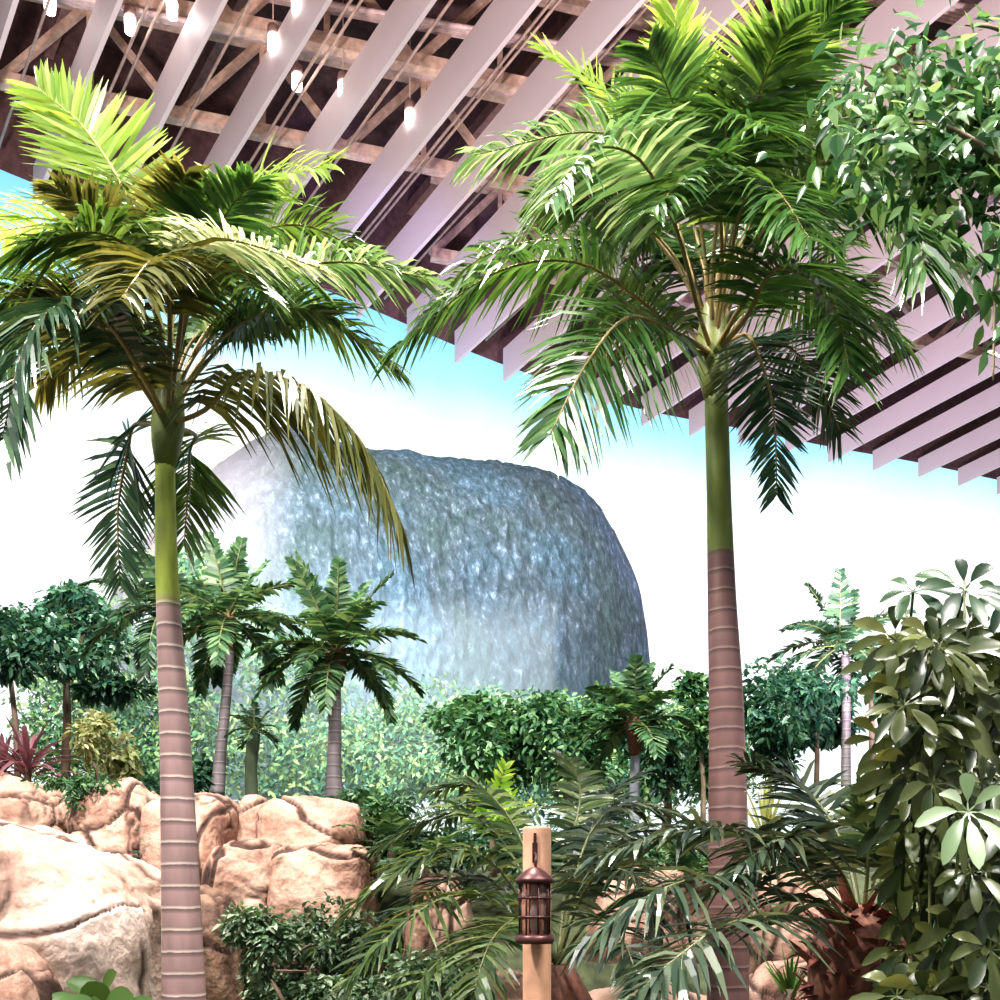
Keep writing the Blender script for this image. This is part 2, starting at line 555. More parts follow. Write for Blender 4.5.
# ------------------------------------------------------------------ rocks
def rock(name, label, top, ybot, Y, thick, mat, seed, cell=0.9, amp=0.10, crack=0.06, nu=110, nv=84, zbot=None, pw=0.55):
    """a boulder whose skyline follows the listed outline, rounded front and back, with cracks"""
    x0, x1 = top[0][0], top[-1][0]
    mid = (x0 + x1) / 2
    base = at(mid, ybot, Y)
    if zbot is not None:
        base.z = zbot
    mb = MB()
    cr = []
    off = Vector((seed * 7.3, seed * 3.1, seed * 1.7))
    for i in range(nu + 1):
        u = i / nu
        uu = 0.5 - 0.5 * math.cos(PI * u)
        px = lerp(x0, x1, lerp(u, uu, 0.55))
        zt = at(px, interp(top, px), Y).z
        X = (px - CX) / F * Y
        ut = abs(2 * (px - x0) / (x1 - x0) - 1)
        T = thick * (max(0.0, 1 - ut ** 5) ** 0.5 * 0.95 + 0.05)
        for j in range(nv + 1):
            a = PI * j / nv
            c, s = math.cos(a), math.sin(a)
            yy = -math.copysign(abs(c) ** pw, c) * T
            zz = base.z + max(0.05, zt - base.z) * abs(s) ** 0.5
            p = Vector((X, Y + yy, zz))
            q = p + off
            w = Vector((noise.noise(q * 0.9), noise.noise(q * 0.9 + Vector((9, 0, 0))), noise.noise(q * 0.9 + Vector((0, 9, 0)))))
            d, _ = noise.voronoi(Vector((q.x * 0.8 + q.z * .12, q.y * 0.5, q.z * 1.3 - q.x * .1)) / cell + w * 0.22, distance_metric='CHEBYCHEV')
            e = d[1] - d[0]
            k = max(0.0, 1 - e / (0.036 + .06 * abs(w.x)))
            d2, _2 = noise.voronoi(Vector((q.x * 1.1 - q.z * .3, q.y * .6, q.z * .8 + q.x * .25)) / (cell * .6) + w * 0.3 + Vector((5, 5, 5)), distance_metric='CHEBYCHEV')
            k2 = max(0.0, 1 - (d2[1] - d2[0]) / 0.05) * smooth(.5 + 2.2 * noise.noise(q * .8 + Vector((3, 1, 7))))
            k = max(k, k2 * .7)
            cr.append(min(1, k * 1.9) if 0.02 < s else 1)
            nrm = Vector((0, -c, s * 0.7 + 0.05)).normalized()
            if ut > 0.8:
                nrm = (nrm + Vector((math.copysign((ut - .8) * 4, px - mid), 0, 0))).normalized()
            fb = noise.fractal(q * 1.3, 0.8, 2.1, 6)
            st = noise.noise(Vector((q.x * .5, q.y * .5, q.z * 4.5)))
            cellh = noise.cell(Vector((_[0][0], _[0][1], _[0][2])) * 3.17)
            disp = amp * fb + amp * 0.35 * st + amp * 0.7 * (cellh - .5) * min(1, e / 0.2) - crack * k
            mb.v.append(p + nrm * disp - base)
    for i in range(nu):
        for j in range(nv):
            a = i * (nv + 1) + j
            b_ = a + nv + 1
            mb.f.append((a, a + 1, b_ + 1, b_))
    # end caps and underside
    mb.f.append(tuple(range(nv + 1))[::-1])
    mb.f.append(tuple(nu * (nv + 1) + j for j in range(nv + 1)))
    o = mb.build(name, mat)
    o.location = base
    at_ = o.data.attributes.new('crack', 'FLOAT', 'POINT')
    at_.data.foreach_set('value', cr)
    return tag(o, label, 'rock', 'sandstone rocks')


rock('boulder', 'huge pale weathered boulder with white top left of the near palm trunk', [(-170, 900), (-120, 845), (-60, 818), (0, 817), (40, 826), (85, 848), (125, 858), (150, 873), (163, 900), (168, 960), (172, 1040)], 1100, 8.6, 1.7, M_ROCK_P, 1, 2.2, 0.10, 0.05, 170, 120, 0.0)
rock('boulder', 'small tan boulder in the bottom left corner below the huge pale one', [(-40, 985), (-10, 950), (12, 945), (30, 962), (42, 985), (50, 1040)], 1090, 6.6, 0.5, M_ROCK, 2, 0.8, 0.05, 0.03, 70, 60, 0.0)
rock('rock_block', 'orange sandstone block at the left edge under the purple shrub', [(-70, 800), (-60, 775), (10, 772), (45, 780), (70, 788), (77, 800), (79, 850)], 930, 13.4, 1.0, M_ROCK, 3, 1.1, 0.09, 0.08)
rock('rock_block', 'squared sandstone block between the green creeper and the near palm trunk', [(83, 850), (86, 795), (100, 790), (118, 790), (130, 784), (142, 782), (158, 797), (164, 850)], 930, 13.0, 0.9, M_ROCK, 4, 1.0, 0.09, 0.08)
rock('boulder', 'rounded sandstone boulder just right of the near palm trunk', [(150, 850), (154, 806), (175, 798), (212, 794), (228, 797), (238, 812), (244, 832), (240, 870)], 930, 12.2, 0.9, M_ROCK, 5, 1.6, 0.07, 0.05)
rock('boulder', 'low split sandstone boulder below the stubby palm', [(207, 915), (212, 868), (225, 848), (240, 838), (262, 838), (280, 845), (288, 868), (292, 915)], 960, 11.5, 0.7, M_ROCK, 6, 1.0, 0.06, 0.07)
rock('rock_block', 'narrow sandstone block wedged under the stubby palm trunk', [(240, 850), (244, 806), (250, 798), (262, 796), (270, 804), (273, 850)], 930, 12.7, 0.6, M_ROCK, 7, 0.9, 0.06, 0.06, 60, 60)
rock('rock_block', 'broad flat-topped sandstone slab under the middle palm', [(258, 860), (263, 801), (280, 795), (320, 796), (350, 800), (364, 803), (371, 815), (374, 860)], 930, 12.5, 0.9, M_ROCK, 8, 1.15, 0.07, 0.08)
rock('boulder', 'wide lower sandstone boulder with dark cracks under the flat slab', [(268, 930), (275, 850), (290, 842), (330, 842), (360, 845), (372, 855), (376, 880), (378, 930)], 980, 11.6, 0.8, M_ROCK, 9, 1.25, 0.08, 0.08)
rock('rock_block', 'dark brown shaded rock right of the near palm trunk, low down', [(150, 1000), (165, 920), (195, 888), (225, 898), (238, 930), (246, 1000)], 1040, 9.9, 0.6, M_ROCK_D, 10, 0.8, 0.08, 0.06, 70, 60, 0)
rock('boulder', 'tan rock glimpsed through the left fronds of the middle clump', [(405, 930), (415, 885), (430, 874), (455, 876), (468, 892), (478, 930)], 960, 11.5, 0.6, M_ROCK, 11, 0.9, 0.06, 0.05, 70, 60)
rock('boulder', 'tan ridge of rock left of the right palm trunk', [(585, 930), (605, 872), (625, 861), (655, 866), (690, 866), (712, 878), (724, 930)], 960, 11.8, 0.7, M_ROCK, 12, 1.0, 0.07, 0.05)
rock('boulder', 'tan rock right of the right palm trunk behind the dark fronds', [(735, 950), (745, 872), (770, 848), (800, 850), (835, 880), (850, 950)], 980, 9.5, 0.7, M_ROCK, 13, 1.0, 0.07, 0.05)
rock('boulder', 'low tan rock at the bottom edge left of the right palm trunk', [(550, 1060), (570, 1000), (610, 985), (670, 984), (715, 992), (740, 1060)], 1100, 7.6, 0.5, M_ROCK, 14, 0.9, 0.06, 0.04, 80, 60, 0)
rock('boulder', 'low tan rock at the bottom edge between right palm trunk and shaggy stump', [(735, 1060), (745, 990), (770, 960), (810, 955), (850, 990), (870, 1060)], 1100, 7.8, 0.5, M_ROCK, 15, 0.9, 0.06, 0.04, 80, 60, 0)
rock('boulder', 'small tan rock showing left of the lantern post', [(470, 1060), (482, 985), (500, 960), (520, 962), (535, 990), (545, 1060)], 1100, 7.4, 0.4, M_ROCK, 16, 0.8, 0.05, 0.04, 60, 50, 0)


# ------------------------------------------------------------------ mountain and its forest
MT_L = [(455, 300), (470, 292), (500, 240), (540, 205), (600, 170), (700, 120), (800, 90)]
MT_R = [(455, 420), (460, 490), (466, 530), (475, 560), (490, 583), (510, 598), (540, 614), (570, 628), (600, 640), (640, 647), (690, 648), (800, 650)]
MT_TOP = [(90, 640), (130, 560), (170, 505), (210, 470), (245, 445), (275, 428), (300, 425), (330, 440), (370, 449), (410, 450), (430, 456), (470, 459), (500, 461), (535, 467), (562, 476), (585, 490), (600, 506), (615, 532), (628, 558), (640, 590), (647, 630), (650, 660)]
mb = MB()
NU, NV = 190, 130
for i in range(NU + 1):
    u = i / NU
    px = lerp(90, 650, u)
    X0 = (px - CX) / F
    Yw = 26.0
    for _ in range(20):
        Yw = wall_y(X0 * Yw)
    Yw -= 0.15
    topy = interp(MT_TOP, px) + 2.5 * noise.noise(Vector((px * 0.07, 1, 0))) + 1.5 * noise.noise(Vector((px * .23, 4, 0)))
    ut = abs(2 * u - 1)
    R = 3.4 * max(0.0, 1 - ut ** 2.6) ** 0.5 + 0.05
    for j in range(NV + 1):
        v = j / NV
        py = lerp(topy, 800, v ** 1.15)
        dep = R * (min(1, v * 1.6) ** 0.5 if v > 0 else 0)
        q = Vector((px * 0.012, py * 0.012, 3))
        rel = 0.12 * noise.fractal(Vector((px * .03, py * 0.009, 1)), 1, 2, 5) + 0.16 * noise.fractal(Vector((px * .12, py * .06, 5)), 1, 2, 4)
        Y = Yw - dep * 1.0 - max(0, min(1, v * 6)) * rel * min(1, R)
        mb.v.append(at(px, py, Y))
for i in range(NU):
    for j in range(NV):
        a = i * (NV + 1) + j
        mb.f.append((a, a + 1, a + NV + 2, a + NV + 1))
m, nt, b, out = new_mat('mountain_rock')
tc = nt.nodes.new('ShaderNodeTexCoord')
mp = nt.nodes.new('ShaderNodeMapping')
mp.inputs['Scale'].default_value = (1, 1, 0.5)
nt.links.new(tc.outputs['Object'], mp.inputs[0])
n1 = nt.nodes.new('ShaderNodeTexNoise')
n1.inputs['Scale'].default_value = 5.5
n1.inputs['Detail'].default_value = 9
n1.inputs['Roughness'].default_value = 0.72
nt.links.new(mp.outputs[0], n1.inputs['Vector'])
r1 = ramp(nt, [(0.36, (0.03, 0.06, 0.07)), (0.47, (0.11, 0.155, 0.175)), (0.57, (0.22, 0.27, 0.31)), (0.67, (0.66, 0.73, 0.82))])
nt.links.new(n1.outputs['Fac'], r1.inputs['Fac'])
n2 = nt.nodes.new('ShaderNodeTexNoise')
n2.inputs['Scale'].default_value = 0.35
n2.inputs['Detail'].default_value = 4
nt.links.new(tc.outputs['Object'], n2.inputs['Vector'])
r2 = ramp(nt, [(0.42, (0.10, 0.19, 0.12)), (0.52, (0.3, 0.34, 0.42)), (0.62, (0.25, 0.48, 0.66))])
nt.links.new(n2.outputs['Fac'], r2.inputs['Fac'])
mx = nt.nodes.new('ShaderNodeMix')
mx.data_type = 'RGBA'
mx.blend_type = 'OVERLAY'
mx.inputs[0].default_value = 0.55
nt.links.new(r1.outputs[0], mx.inputs[6])
nt.links.new(r2.outputs[0], mx.inputs[7])
# mossy crest; pale bluish mist painted into the colour towards the foot
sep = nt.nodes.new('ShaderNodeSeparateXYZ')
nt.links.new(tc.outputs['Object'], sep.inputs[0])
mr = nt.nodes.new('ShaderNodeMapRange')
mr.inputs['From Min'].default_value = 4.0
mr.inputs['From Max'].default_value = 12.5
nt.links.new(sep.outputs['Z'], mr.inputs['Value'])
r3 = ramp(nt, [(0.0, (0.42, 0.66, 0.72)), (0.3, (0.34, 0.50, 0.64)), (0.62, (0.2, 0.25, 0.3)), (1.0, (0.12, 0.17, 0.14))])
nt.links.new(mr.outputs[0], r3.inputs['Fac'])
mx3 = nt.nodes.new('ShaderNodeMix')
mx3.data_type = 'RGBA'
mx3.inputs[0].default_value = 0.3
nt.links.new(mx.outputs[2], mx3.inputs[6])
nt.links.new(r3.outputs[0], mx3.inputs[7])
# mist fade painted pinkish white into the left shoulder
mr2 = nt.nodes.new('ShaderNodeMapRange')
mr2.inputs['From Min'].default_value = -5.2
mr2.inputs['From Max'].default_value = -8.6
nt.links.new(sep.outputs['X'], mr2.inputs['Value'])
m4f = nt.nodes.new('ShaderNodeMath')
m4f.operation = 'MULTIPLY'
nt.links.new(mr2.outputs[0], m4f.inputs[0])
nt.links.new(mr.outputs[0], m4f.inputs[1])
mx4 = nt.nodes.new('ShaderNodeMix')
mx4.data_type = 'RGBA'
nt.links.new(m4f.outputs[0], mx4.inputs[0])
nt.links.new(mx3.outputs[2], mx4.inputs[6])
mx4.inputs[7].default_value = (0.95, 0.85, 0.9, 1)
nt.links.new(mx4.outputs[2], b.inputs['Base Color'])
b.inputs['Roughness'].default_value = 0.9
bp = nt.nodes.new('ShaderNodeBump')
bp.inputs['Strength'].default_value = 0.5
bp.inputs['Distance'].default_value = 0.3
nt.links.new(n1.outputs['Fac'], bp.inputs['Height'])
nt.links.new(bp.outputs[0], b.inputs['Normal'])
M_MOUNT = m
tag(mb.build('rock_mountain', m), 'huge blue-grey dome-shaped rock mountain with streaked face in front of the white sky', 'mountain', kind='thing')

# misty forest at the foot of the mountain
M_MIST_LEAF = leafmat('misty_leaf', (0.04, 0.13, 0.10), (0.14, 0.28, 0.15), (0.42, 0.52, 0.22), 0.3, 0.7, (1.2, 1.3, 1.0), 0.2)
FT = [(40, 640), (95, 590), (140, 560), (180, 545), (230, 560), (300, 625), (380, 670), (430, 690), (520, 690), (600, 695), (680, 690), (760, 690)]
mb = MB()
random.seed(21)
cl = []
for i in range(280):
    px = random.uniform(40, 760)
    top = interp(FT, px) + 14
    py = top + (800 - top) * random.random() ** 0.9
    Y = lerp(23.8, 20.8, (py - 540) / 260) + random.uniform(-.5, .5)
    if px < 200:
        Y -= 1.2
    cl.append((at(px, py, Y), random.uniform(0.42, 0.9)))
for c, R in cl:
    for _ in range(140):
        d = Vector((random.gauss(0, 1), random.gauss(0, 1) - 0.6, random.gauss(0, 1) + 0.3)).normalized()
        p = c + d * R * random.uniform(0.75, 1.05)
        t = Vector((random.gauss(0, 1), random.gauss(0, 1), random.gauss(0, 0.6) - 0.3)).normalized()
        mb.leaf(p, t, d, random.uniform(0.10, 0.19), random.uniform(0.05, 0.10), 0.3, 0.1, ((0, .1), (.45, 1), (1, .05)))
tag(mb.build('misty_forest', M_MIST_LEAF), 'pale green misty forest at the foot of the rock mountain', 'forest', kind='stuff')


mb = MB()
mb.box((-4.6, 21.0, 4.6), (11.5, 3.2, 6.0))
mist = mb.build('mist', bpy.data.materials.new('mist'), shade=False)
mm = mist.data.materials[0]
mm.use_nodes = True
nt = mm.node_tree
nt.nodes.clear()
out = nt.nodes.new('ShaderNodeOutputMaterial')
vs = nt.nodes.new('ShaderNodeVolumeScatter')
vs.inputs['Color'].default_value = (.82, .93, 1, 1)
vs.inputs['Density'].default_value = .065
nt.links.new(vs.outputs[0], out.inputs['Volume'])
tag(mist, 'thin pale blue mist hanging over the forest at the mountain foot', 'mist', kind='stuff')

# ------------------------------------------------------------------ palms
def sample_curve(ctrl, n):
    """Catmull-Rom through the control points"""
    P = [Vector(p) for p in ctrl]
    P = [P[0] * 2 - P[1]] + P + [P[-1] * 2 - P[-2]]
    m = len(P) - 3
    out = []
    for i in range(n + 1):
        s = min(i / n * m, m - 1e-6)
        k = int(s)
        t = s - k
        a, b_, c, d = P[k], P[k + 1], P[k + 2], P[k + 3]
        out.append(0.5 * ((2 * b_) + (c - a) * t + (2 * a - 5 * b_ + 4 * c - d) * t * t + (3 * b_ - a - 3 * c + d) * t ** 3))
    return out


def frond(parent, origin, ctrl, mat, stalk, Lmax=0.6, W=0.042, n=40, start=0.2, droop=0.35, vee=0.25, rad=0.018, roll=0.0, jitter=0.08, sweep=(0.15, 0.95), facing=None):
    S = 60
    pts = [p - origin for p in sample_curve(ctrl, S)]
    mb = MB()
    ref = Vector((0, 0, 1))
    for k in range(n):
        t = start + (1 - start) * (k + 0.5) / n
        i = min(int(t * S), S - 1)
        f = t * S - i
        p = pts[i].lerp(pts[i + 1], f)
        T = (pts[min(i + 1, S)] - pts[max(i - 1, 0)]).normalized()
        u = facing.normalized() if facing is not None else ref
        sd = T.cross(u)
        if sd.length < 0.25:
            sd = sd + T.cross(Vector((0.2, -1, 0.2))) * 0.6
        sd.normalize()
        if roll:
            sd = Matrix.Rotation(roll, 3, T) @ sd
        U = sd.cross(T)
        e = (t - start) / (1 - start)
        prof = min(1, 0.5 + 2.2 * e) * (1 - 0.62 * max(0, e - 0.35) / 0.65)
        sw = lerp(sweep[0], sweep[1], e)
        for s in (-1, 1):
            L = Lmax * prof * random.uniform(1 - jitter * 1.5, 1 + jitter)
            a = sw + random.gauss(0, jitter)
            v = vee + random.gauss(0, jitter * 1.4)
            d = (sd * s * math.cos(a) + T * math.sin(a))
            d = (d * math.cos(v) + U * math.sin(v)).normalized()
            ac = (T * math.cos(a) - sd * s * math.sin(a))
            ac = (Matrix.Rotation(random.gauss(0.0, 0.3) + 0.25 * s, 3, d) @ ac).normalized()
            mb.strip(p, d, ac, L, W * random.uniform(.8, 1.15), droop * random.uniform(0.7, 1.4))
    # terminal pair
    fo = mb.build('frond', mat, parent, shade=False)
    r = [rad * (1.0 - 0.82 * i / 20) for i in range(21)]
    MB().tube([pts[i * 3] for i in range(21)], r, 6).build('leaf_stalk', stalk, fo)
    return fo


def arc(base, az, el, L, drop, n=6, curl=1.0):
    """points of a frond that leaves base at azimuth az, elevation el, and falls by 'drop' radians along its length"""
    pts = [Vector(base)]
    p = Vector(base)
    for i in range(n):
        t = (i + 0.5) / n
        e = el - drop * t ** curl
        p = p + Vector((math.cos(az) * math.cos(e), math.sin(az) * math.cos(e), math.sin(e))) * (L / n)
        pts.append(p.copy())
    return pts


def palm_trunk(parent, origin, line, mat, n=14, name='trunk'):
    """line: (px, py, Y, width_px)"""
    P = [at(a, b_, Y) for a, b_, Y, w in line]
    S = 40
    pts = sample_curve(P, S)
    W = [w * Y / F / 2 for a, b_, Y, w in line]
    rr = []
    for i in range(S + 1):
        s = i / S * (len(W) - 1)
        k = min(int(s), len(W) - 2)
        rr.append(lerp(W[k], W[k + 1], s - k))
    return MB().tube([p - origin for p in pts], rr, n).build(name, mat, parent)


# --- the near palm on the left
YL = 6.0
bl = at(187, 900, YL)
bl.z = 0
palm_l = thing('palm_tree', 'tall ringed palm left, with a bright yellow-green frond at its top', 'palm', bl, 'tall foreground palms')
zs = at(0, 600, YL).z
palm_trunk(palm_l, bl, [(188, 900 + 1600 / YL, YL, 52), (184, 1000, YL, 43), (176, 760, YL, 31), (169, 620, YL, 24), (166, 540, YL, 21), (165, 455, YL, 19)],
           trunkmat('trunk_left', zs, brown=(0.25, 0.16, 0.155)))
MB().tube([at(165, 470, YL) - bl, at(166, 446, YL) - bl, at(168, 425, YL) - bl, at(170, 395, YL) - bl, at(172, 370, YL) - bl], [.055, .085, .10, .085, .05], 12).build('crown_shaft', plain('crown_shaft_green', (0.11, 0.14, 0.03), 0.5), palm_l)


def hero(palm, origin, Y0_, base, specs):
    for sp in specs:
        pts, mat, kw = sp[0], sp[1], (sp[2] if len(sp) > 2 else {})
        ctrl = [at(base[0], base[1], Y0_)] + [at(a, b_, Y0_ + dy) for a, b_, dy in pts]
        kw['n'] = int(kw.get('n', 40) * 1.75)
        kw['Lmax'] = kw.get('Lmax', .6) * 1.14
        kw['W'] = kw.get('W', .042) * .72
        frond(palm, origin, ctrl, mat, kw.pop('stalk', M_STALK_O), **kw)


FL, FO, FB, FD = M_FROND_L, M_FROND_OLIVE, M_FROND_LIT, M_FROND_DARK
TO_CAM = Vector((0, -1, 0.25))
random.seed(5)
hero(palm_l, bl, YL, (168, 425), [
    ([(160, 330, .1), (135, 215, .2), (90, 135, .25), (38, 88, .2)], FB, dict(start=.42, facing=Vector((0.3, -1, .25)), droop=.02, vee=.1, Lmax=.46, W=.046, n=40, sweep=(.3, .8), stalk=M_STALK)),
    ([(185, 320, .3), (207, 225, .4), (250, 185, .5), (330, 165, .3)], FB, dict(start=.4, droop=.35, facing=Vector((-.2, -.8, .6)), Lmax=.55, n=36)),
    ([(180, 330, -.3), (190, 255, -.7), (230, 240, -1.0), (320, 268, -1.3)], M_FROND_WHITE_LIT, dict(start=.45, droop=.4, Lmax=.3, W=.03)),
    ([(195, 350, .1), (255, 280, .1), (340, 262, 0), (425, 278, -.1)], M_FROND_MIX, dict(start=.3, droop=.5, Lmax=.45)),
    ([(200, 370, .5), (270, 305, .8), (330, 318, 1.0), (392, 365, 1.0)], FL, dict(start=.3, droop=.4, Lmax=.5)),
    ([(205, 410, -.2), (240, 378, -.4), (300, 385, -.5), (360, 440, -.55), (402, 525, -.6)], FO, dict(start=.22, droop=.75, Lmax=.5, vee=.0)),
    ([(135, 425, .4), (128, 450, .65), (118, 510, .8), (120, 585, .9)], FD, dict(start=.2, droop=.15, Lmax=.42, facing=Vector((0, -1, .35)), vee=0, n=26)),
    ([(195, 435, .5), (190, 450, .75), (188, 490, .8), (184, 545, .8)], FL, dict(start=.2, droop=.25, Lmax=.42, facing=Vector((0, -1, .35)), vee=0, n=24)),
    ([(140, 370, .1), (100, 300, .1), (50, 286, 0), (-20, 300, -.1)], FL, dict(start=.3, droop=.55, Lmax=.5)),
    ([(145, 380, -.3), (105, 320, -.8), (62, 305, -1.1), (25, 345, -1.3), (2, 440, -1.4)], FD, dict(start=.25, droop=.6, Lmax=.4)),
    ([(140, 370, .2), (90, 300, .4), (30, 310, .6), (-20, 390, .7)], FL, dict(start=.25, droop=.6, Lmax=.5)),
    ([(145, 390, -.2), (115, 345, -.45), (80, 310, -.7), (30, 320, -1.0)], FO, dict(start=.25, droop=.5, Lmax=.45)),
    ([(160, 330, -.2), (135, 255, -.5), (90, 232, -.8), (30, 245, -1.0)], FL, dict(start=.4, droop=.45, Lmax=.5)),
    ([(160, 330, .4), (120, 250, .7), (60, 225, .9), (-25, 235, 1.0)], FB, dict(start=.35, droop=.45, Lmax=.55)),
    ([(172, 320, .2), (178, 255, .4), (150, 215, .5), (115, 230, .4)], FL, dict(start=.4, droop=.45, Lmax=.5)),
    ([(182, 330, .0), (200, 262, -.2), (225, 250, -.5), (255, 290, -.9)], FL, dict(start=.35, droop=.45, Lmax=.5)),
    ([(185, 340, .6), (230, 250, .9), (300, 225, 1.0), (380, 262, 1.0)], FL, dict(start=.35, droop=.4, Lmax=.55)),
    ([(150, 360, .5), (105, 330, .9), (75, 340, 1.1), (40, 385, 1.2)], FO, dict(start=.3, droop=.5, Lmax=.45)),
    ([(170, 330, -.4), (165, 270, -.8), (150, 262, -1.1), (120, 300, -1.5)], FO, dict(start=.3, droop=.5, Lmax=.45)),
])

def fill(palm, origin, base, Y, n, L, mats, seed, Lm, off=0.0):
    rnd = random.Random(seed)
    c = at(base[0], base[1], Y)
    for k in range(n):
        az = 2.399963 * k + rnd.uniform(-.25, .25) + off
        ctrl = arc(c, az, rnd.uniform(1.1, 1.38), L * rnd.uniform(.85, 1.1), rnd.uniform(1.2, 1.5), 7, 2.0)
        frond(palm, origin, ctrl, mats[k % len(mats)], M_STALK_O, Lmax=Lm, W=.03, n=64, start=.5, droop=.3, rad=.016)


fill(palm_l, bl, (168, 415), YL, 9, 1.3, (FL, FO, M_FROND_R), 3, .42, .8)

# --- the tall palm on the right
YR = 6.6
br = at(728, 900, YR)
br.z = 0
palm_r = thing('palm_tree', 'tall straight palm right of centre with a wide drooping dark green crown', 'palm', br, 'tall foreground palms')
palm_trunk(palm_r, br, [(729, 900 + 1600 / YR, YR, 46), (728, 980, YR, 41), (728, 830, YR, 39), (726, 700, YR, 34), (722, 600, YR, 28), (719, 500, YR, 24), (716, 390, YR, 23)],
           trunkmat('trunk_right', at(0, 552, YR).z, soft=.02, green=(0.15, 0.19, 0.035), brown=(0.135, 0.07, 0.066), ring=(0.23, 0.15, 0.135)))
MB().tube([at(716, 400, YR) - br, at(714, 378, YR) - br, at(713, 355, YR) - br, at(713, 330, YR) - br, at(713, 305, YR) - br], [.075, .10, .105, .10, .06], 12).build('crown_shaft', plain('crown_shaft_olive', (0.13, 0.15, 0.035), 0.5), palm_r)
FR = M_FROND_R
random.seed(11)
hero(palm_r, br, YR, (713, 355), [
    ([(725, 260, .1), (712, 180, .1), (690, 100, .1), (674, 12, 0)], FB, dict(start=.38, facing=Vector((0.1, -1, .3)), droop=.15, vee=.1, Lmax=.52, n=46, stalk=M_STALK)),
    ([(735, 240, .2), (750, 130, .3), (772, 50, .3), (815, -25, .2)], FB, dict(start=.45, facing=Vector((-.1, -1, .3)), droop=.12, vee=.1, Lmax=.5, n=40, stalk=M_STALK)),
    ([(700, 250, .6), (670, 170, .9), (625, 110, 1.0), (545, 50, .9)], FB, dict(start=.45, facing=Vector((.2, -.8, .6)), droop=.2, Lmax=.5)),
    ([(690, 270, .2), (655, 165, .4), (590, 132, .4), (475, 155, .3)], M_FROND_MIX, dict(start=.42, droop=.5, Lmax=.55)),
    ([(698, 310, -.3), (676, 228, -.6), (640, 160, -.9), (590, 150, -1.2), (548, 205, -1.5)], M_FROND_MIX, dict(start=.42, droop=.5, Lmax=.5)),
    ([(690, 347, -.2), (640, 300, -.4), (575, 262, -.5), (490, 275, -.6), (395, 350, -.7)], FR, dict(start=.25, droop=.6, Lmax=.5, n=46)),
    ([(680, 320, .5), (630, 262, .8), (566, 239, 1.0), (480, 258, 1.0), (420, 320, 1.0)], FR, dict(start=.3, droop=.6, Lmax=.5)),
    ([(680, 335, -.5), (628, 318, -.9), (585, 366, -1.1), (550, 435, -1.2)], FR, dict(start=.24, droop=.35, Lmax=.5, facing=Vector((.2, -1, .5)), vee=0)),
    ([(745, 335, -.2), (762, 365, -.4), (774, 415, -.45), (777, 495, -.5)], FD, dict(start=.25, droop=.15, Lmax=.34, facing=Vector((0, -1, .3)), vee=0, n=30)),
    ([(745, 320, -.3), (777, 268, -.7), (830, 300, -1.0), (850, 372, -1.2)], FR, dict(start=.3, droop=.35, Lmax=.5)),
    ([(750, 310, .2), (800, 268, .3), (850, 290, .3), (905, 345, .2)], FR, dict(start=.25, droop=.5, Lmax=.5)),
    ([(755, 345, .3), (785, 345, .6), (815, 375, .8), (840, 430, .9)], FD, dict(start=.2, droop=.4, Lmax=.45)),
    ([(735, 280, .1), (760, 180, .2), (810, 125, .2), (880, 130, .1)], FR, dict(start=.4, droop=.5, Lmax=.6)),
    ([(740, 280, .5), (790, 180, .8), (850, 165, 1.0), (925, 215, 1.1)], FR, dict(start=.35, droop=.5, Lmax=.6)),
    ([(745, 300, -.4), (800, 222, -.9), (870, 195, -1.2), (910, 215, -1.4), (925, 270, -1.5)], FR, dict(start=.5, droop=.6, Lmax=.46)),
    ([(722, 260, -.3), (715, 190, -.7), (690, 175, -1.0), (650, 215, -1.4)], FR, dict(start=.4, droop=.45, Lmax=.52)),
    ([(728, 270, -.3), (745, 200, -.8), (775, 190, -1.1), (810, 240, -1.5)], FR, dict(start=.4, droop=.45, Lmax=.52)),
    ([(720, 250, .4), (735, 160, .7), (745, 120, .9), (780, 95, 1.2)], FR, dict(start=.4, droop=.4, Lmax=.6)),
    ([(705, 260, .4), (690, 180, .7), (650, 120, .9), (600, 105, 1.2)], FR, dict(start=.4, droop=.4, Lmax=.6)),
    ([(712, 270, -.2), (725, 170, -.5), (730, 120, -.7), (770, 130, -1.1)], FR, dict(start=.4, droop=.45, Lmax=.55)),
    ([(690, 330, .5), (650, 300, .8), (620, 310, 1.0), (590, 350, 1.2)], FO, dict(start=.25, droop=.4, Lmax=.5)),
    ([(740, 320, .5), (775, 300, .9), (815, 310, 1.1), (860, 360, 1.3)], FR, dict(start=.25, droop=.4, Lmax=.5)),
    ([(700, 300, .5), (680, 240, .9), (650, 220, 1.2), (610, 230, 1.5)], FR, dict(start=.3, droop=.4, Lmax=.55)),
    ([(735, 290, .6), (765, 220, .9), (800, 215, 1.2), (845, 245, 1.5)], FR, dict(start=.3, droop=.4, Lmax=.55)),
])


fill(palm_r, br, (713, 340), YR, 11, 1.75, (FR, FR, M_FROND_L), 8, .55)

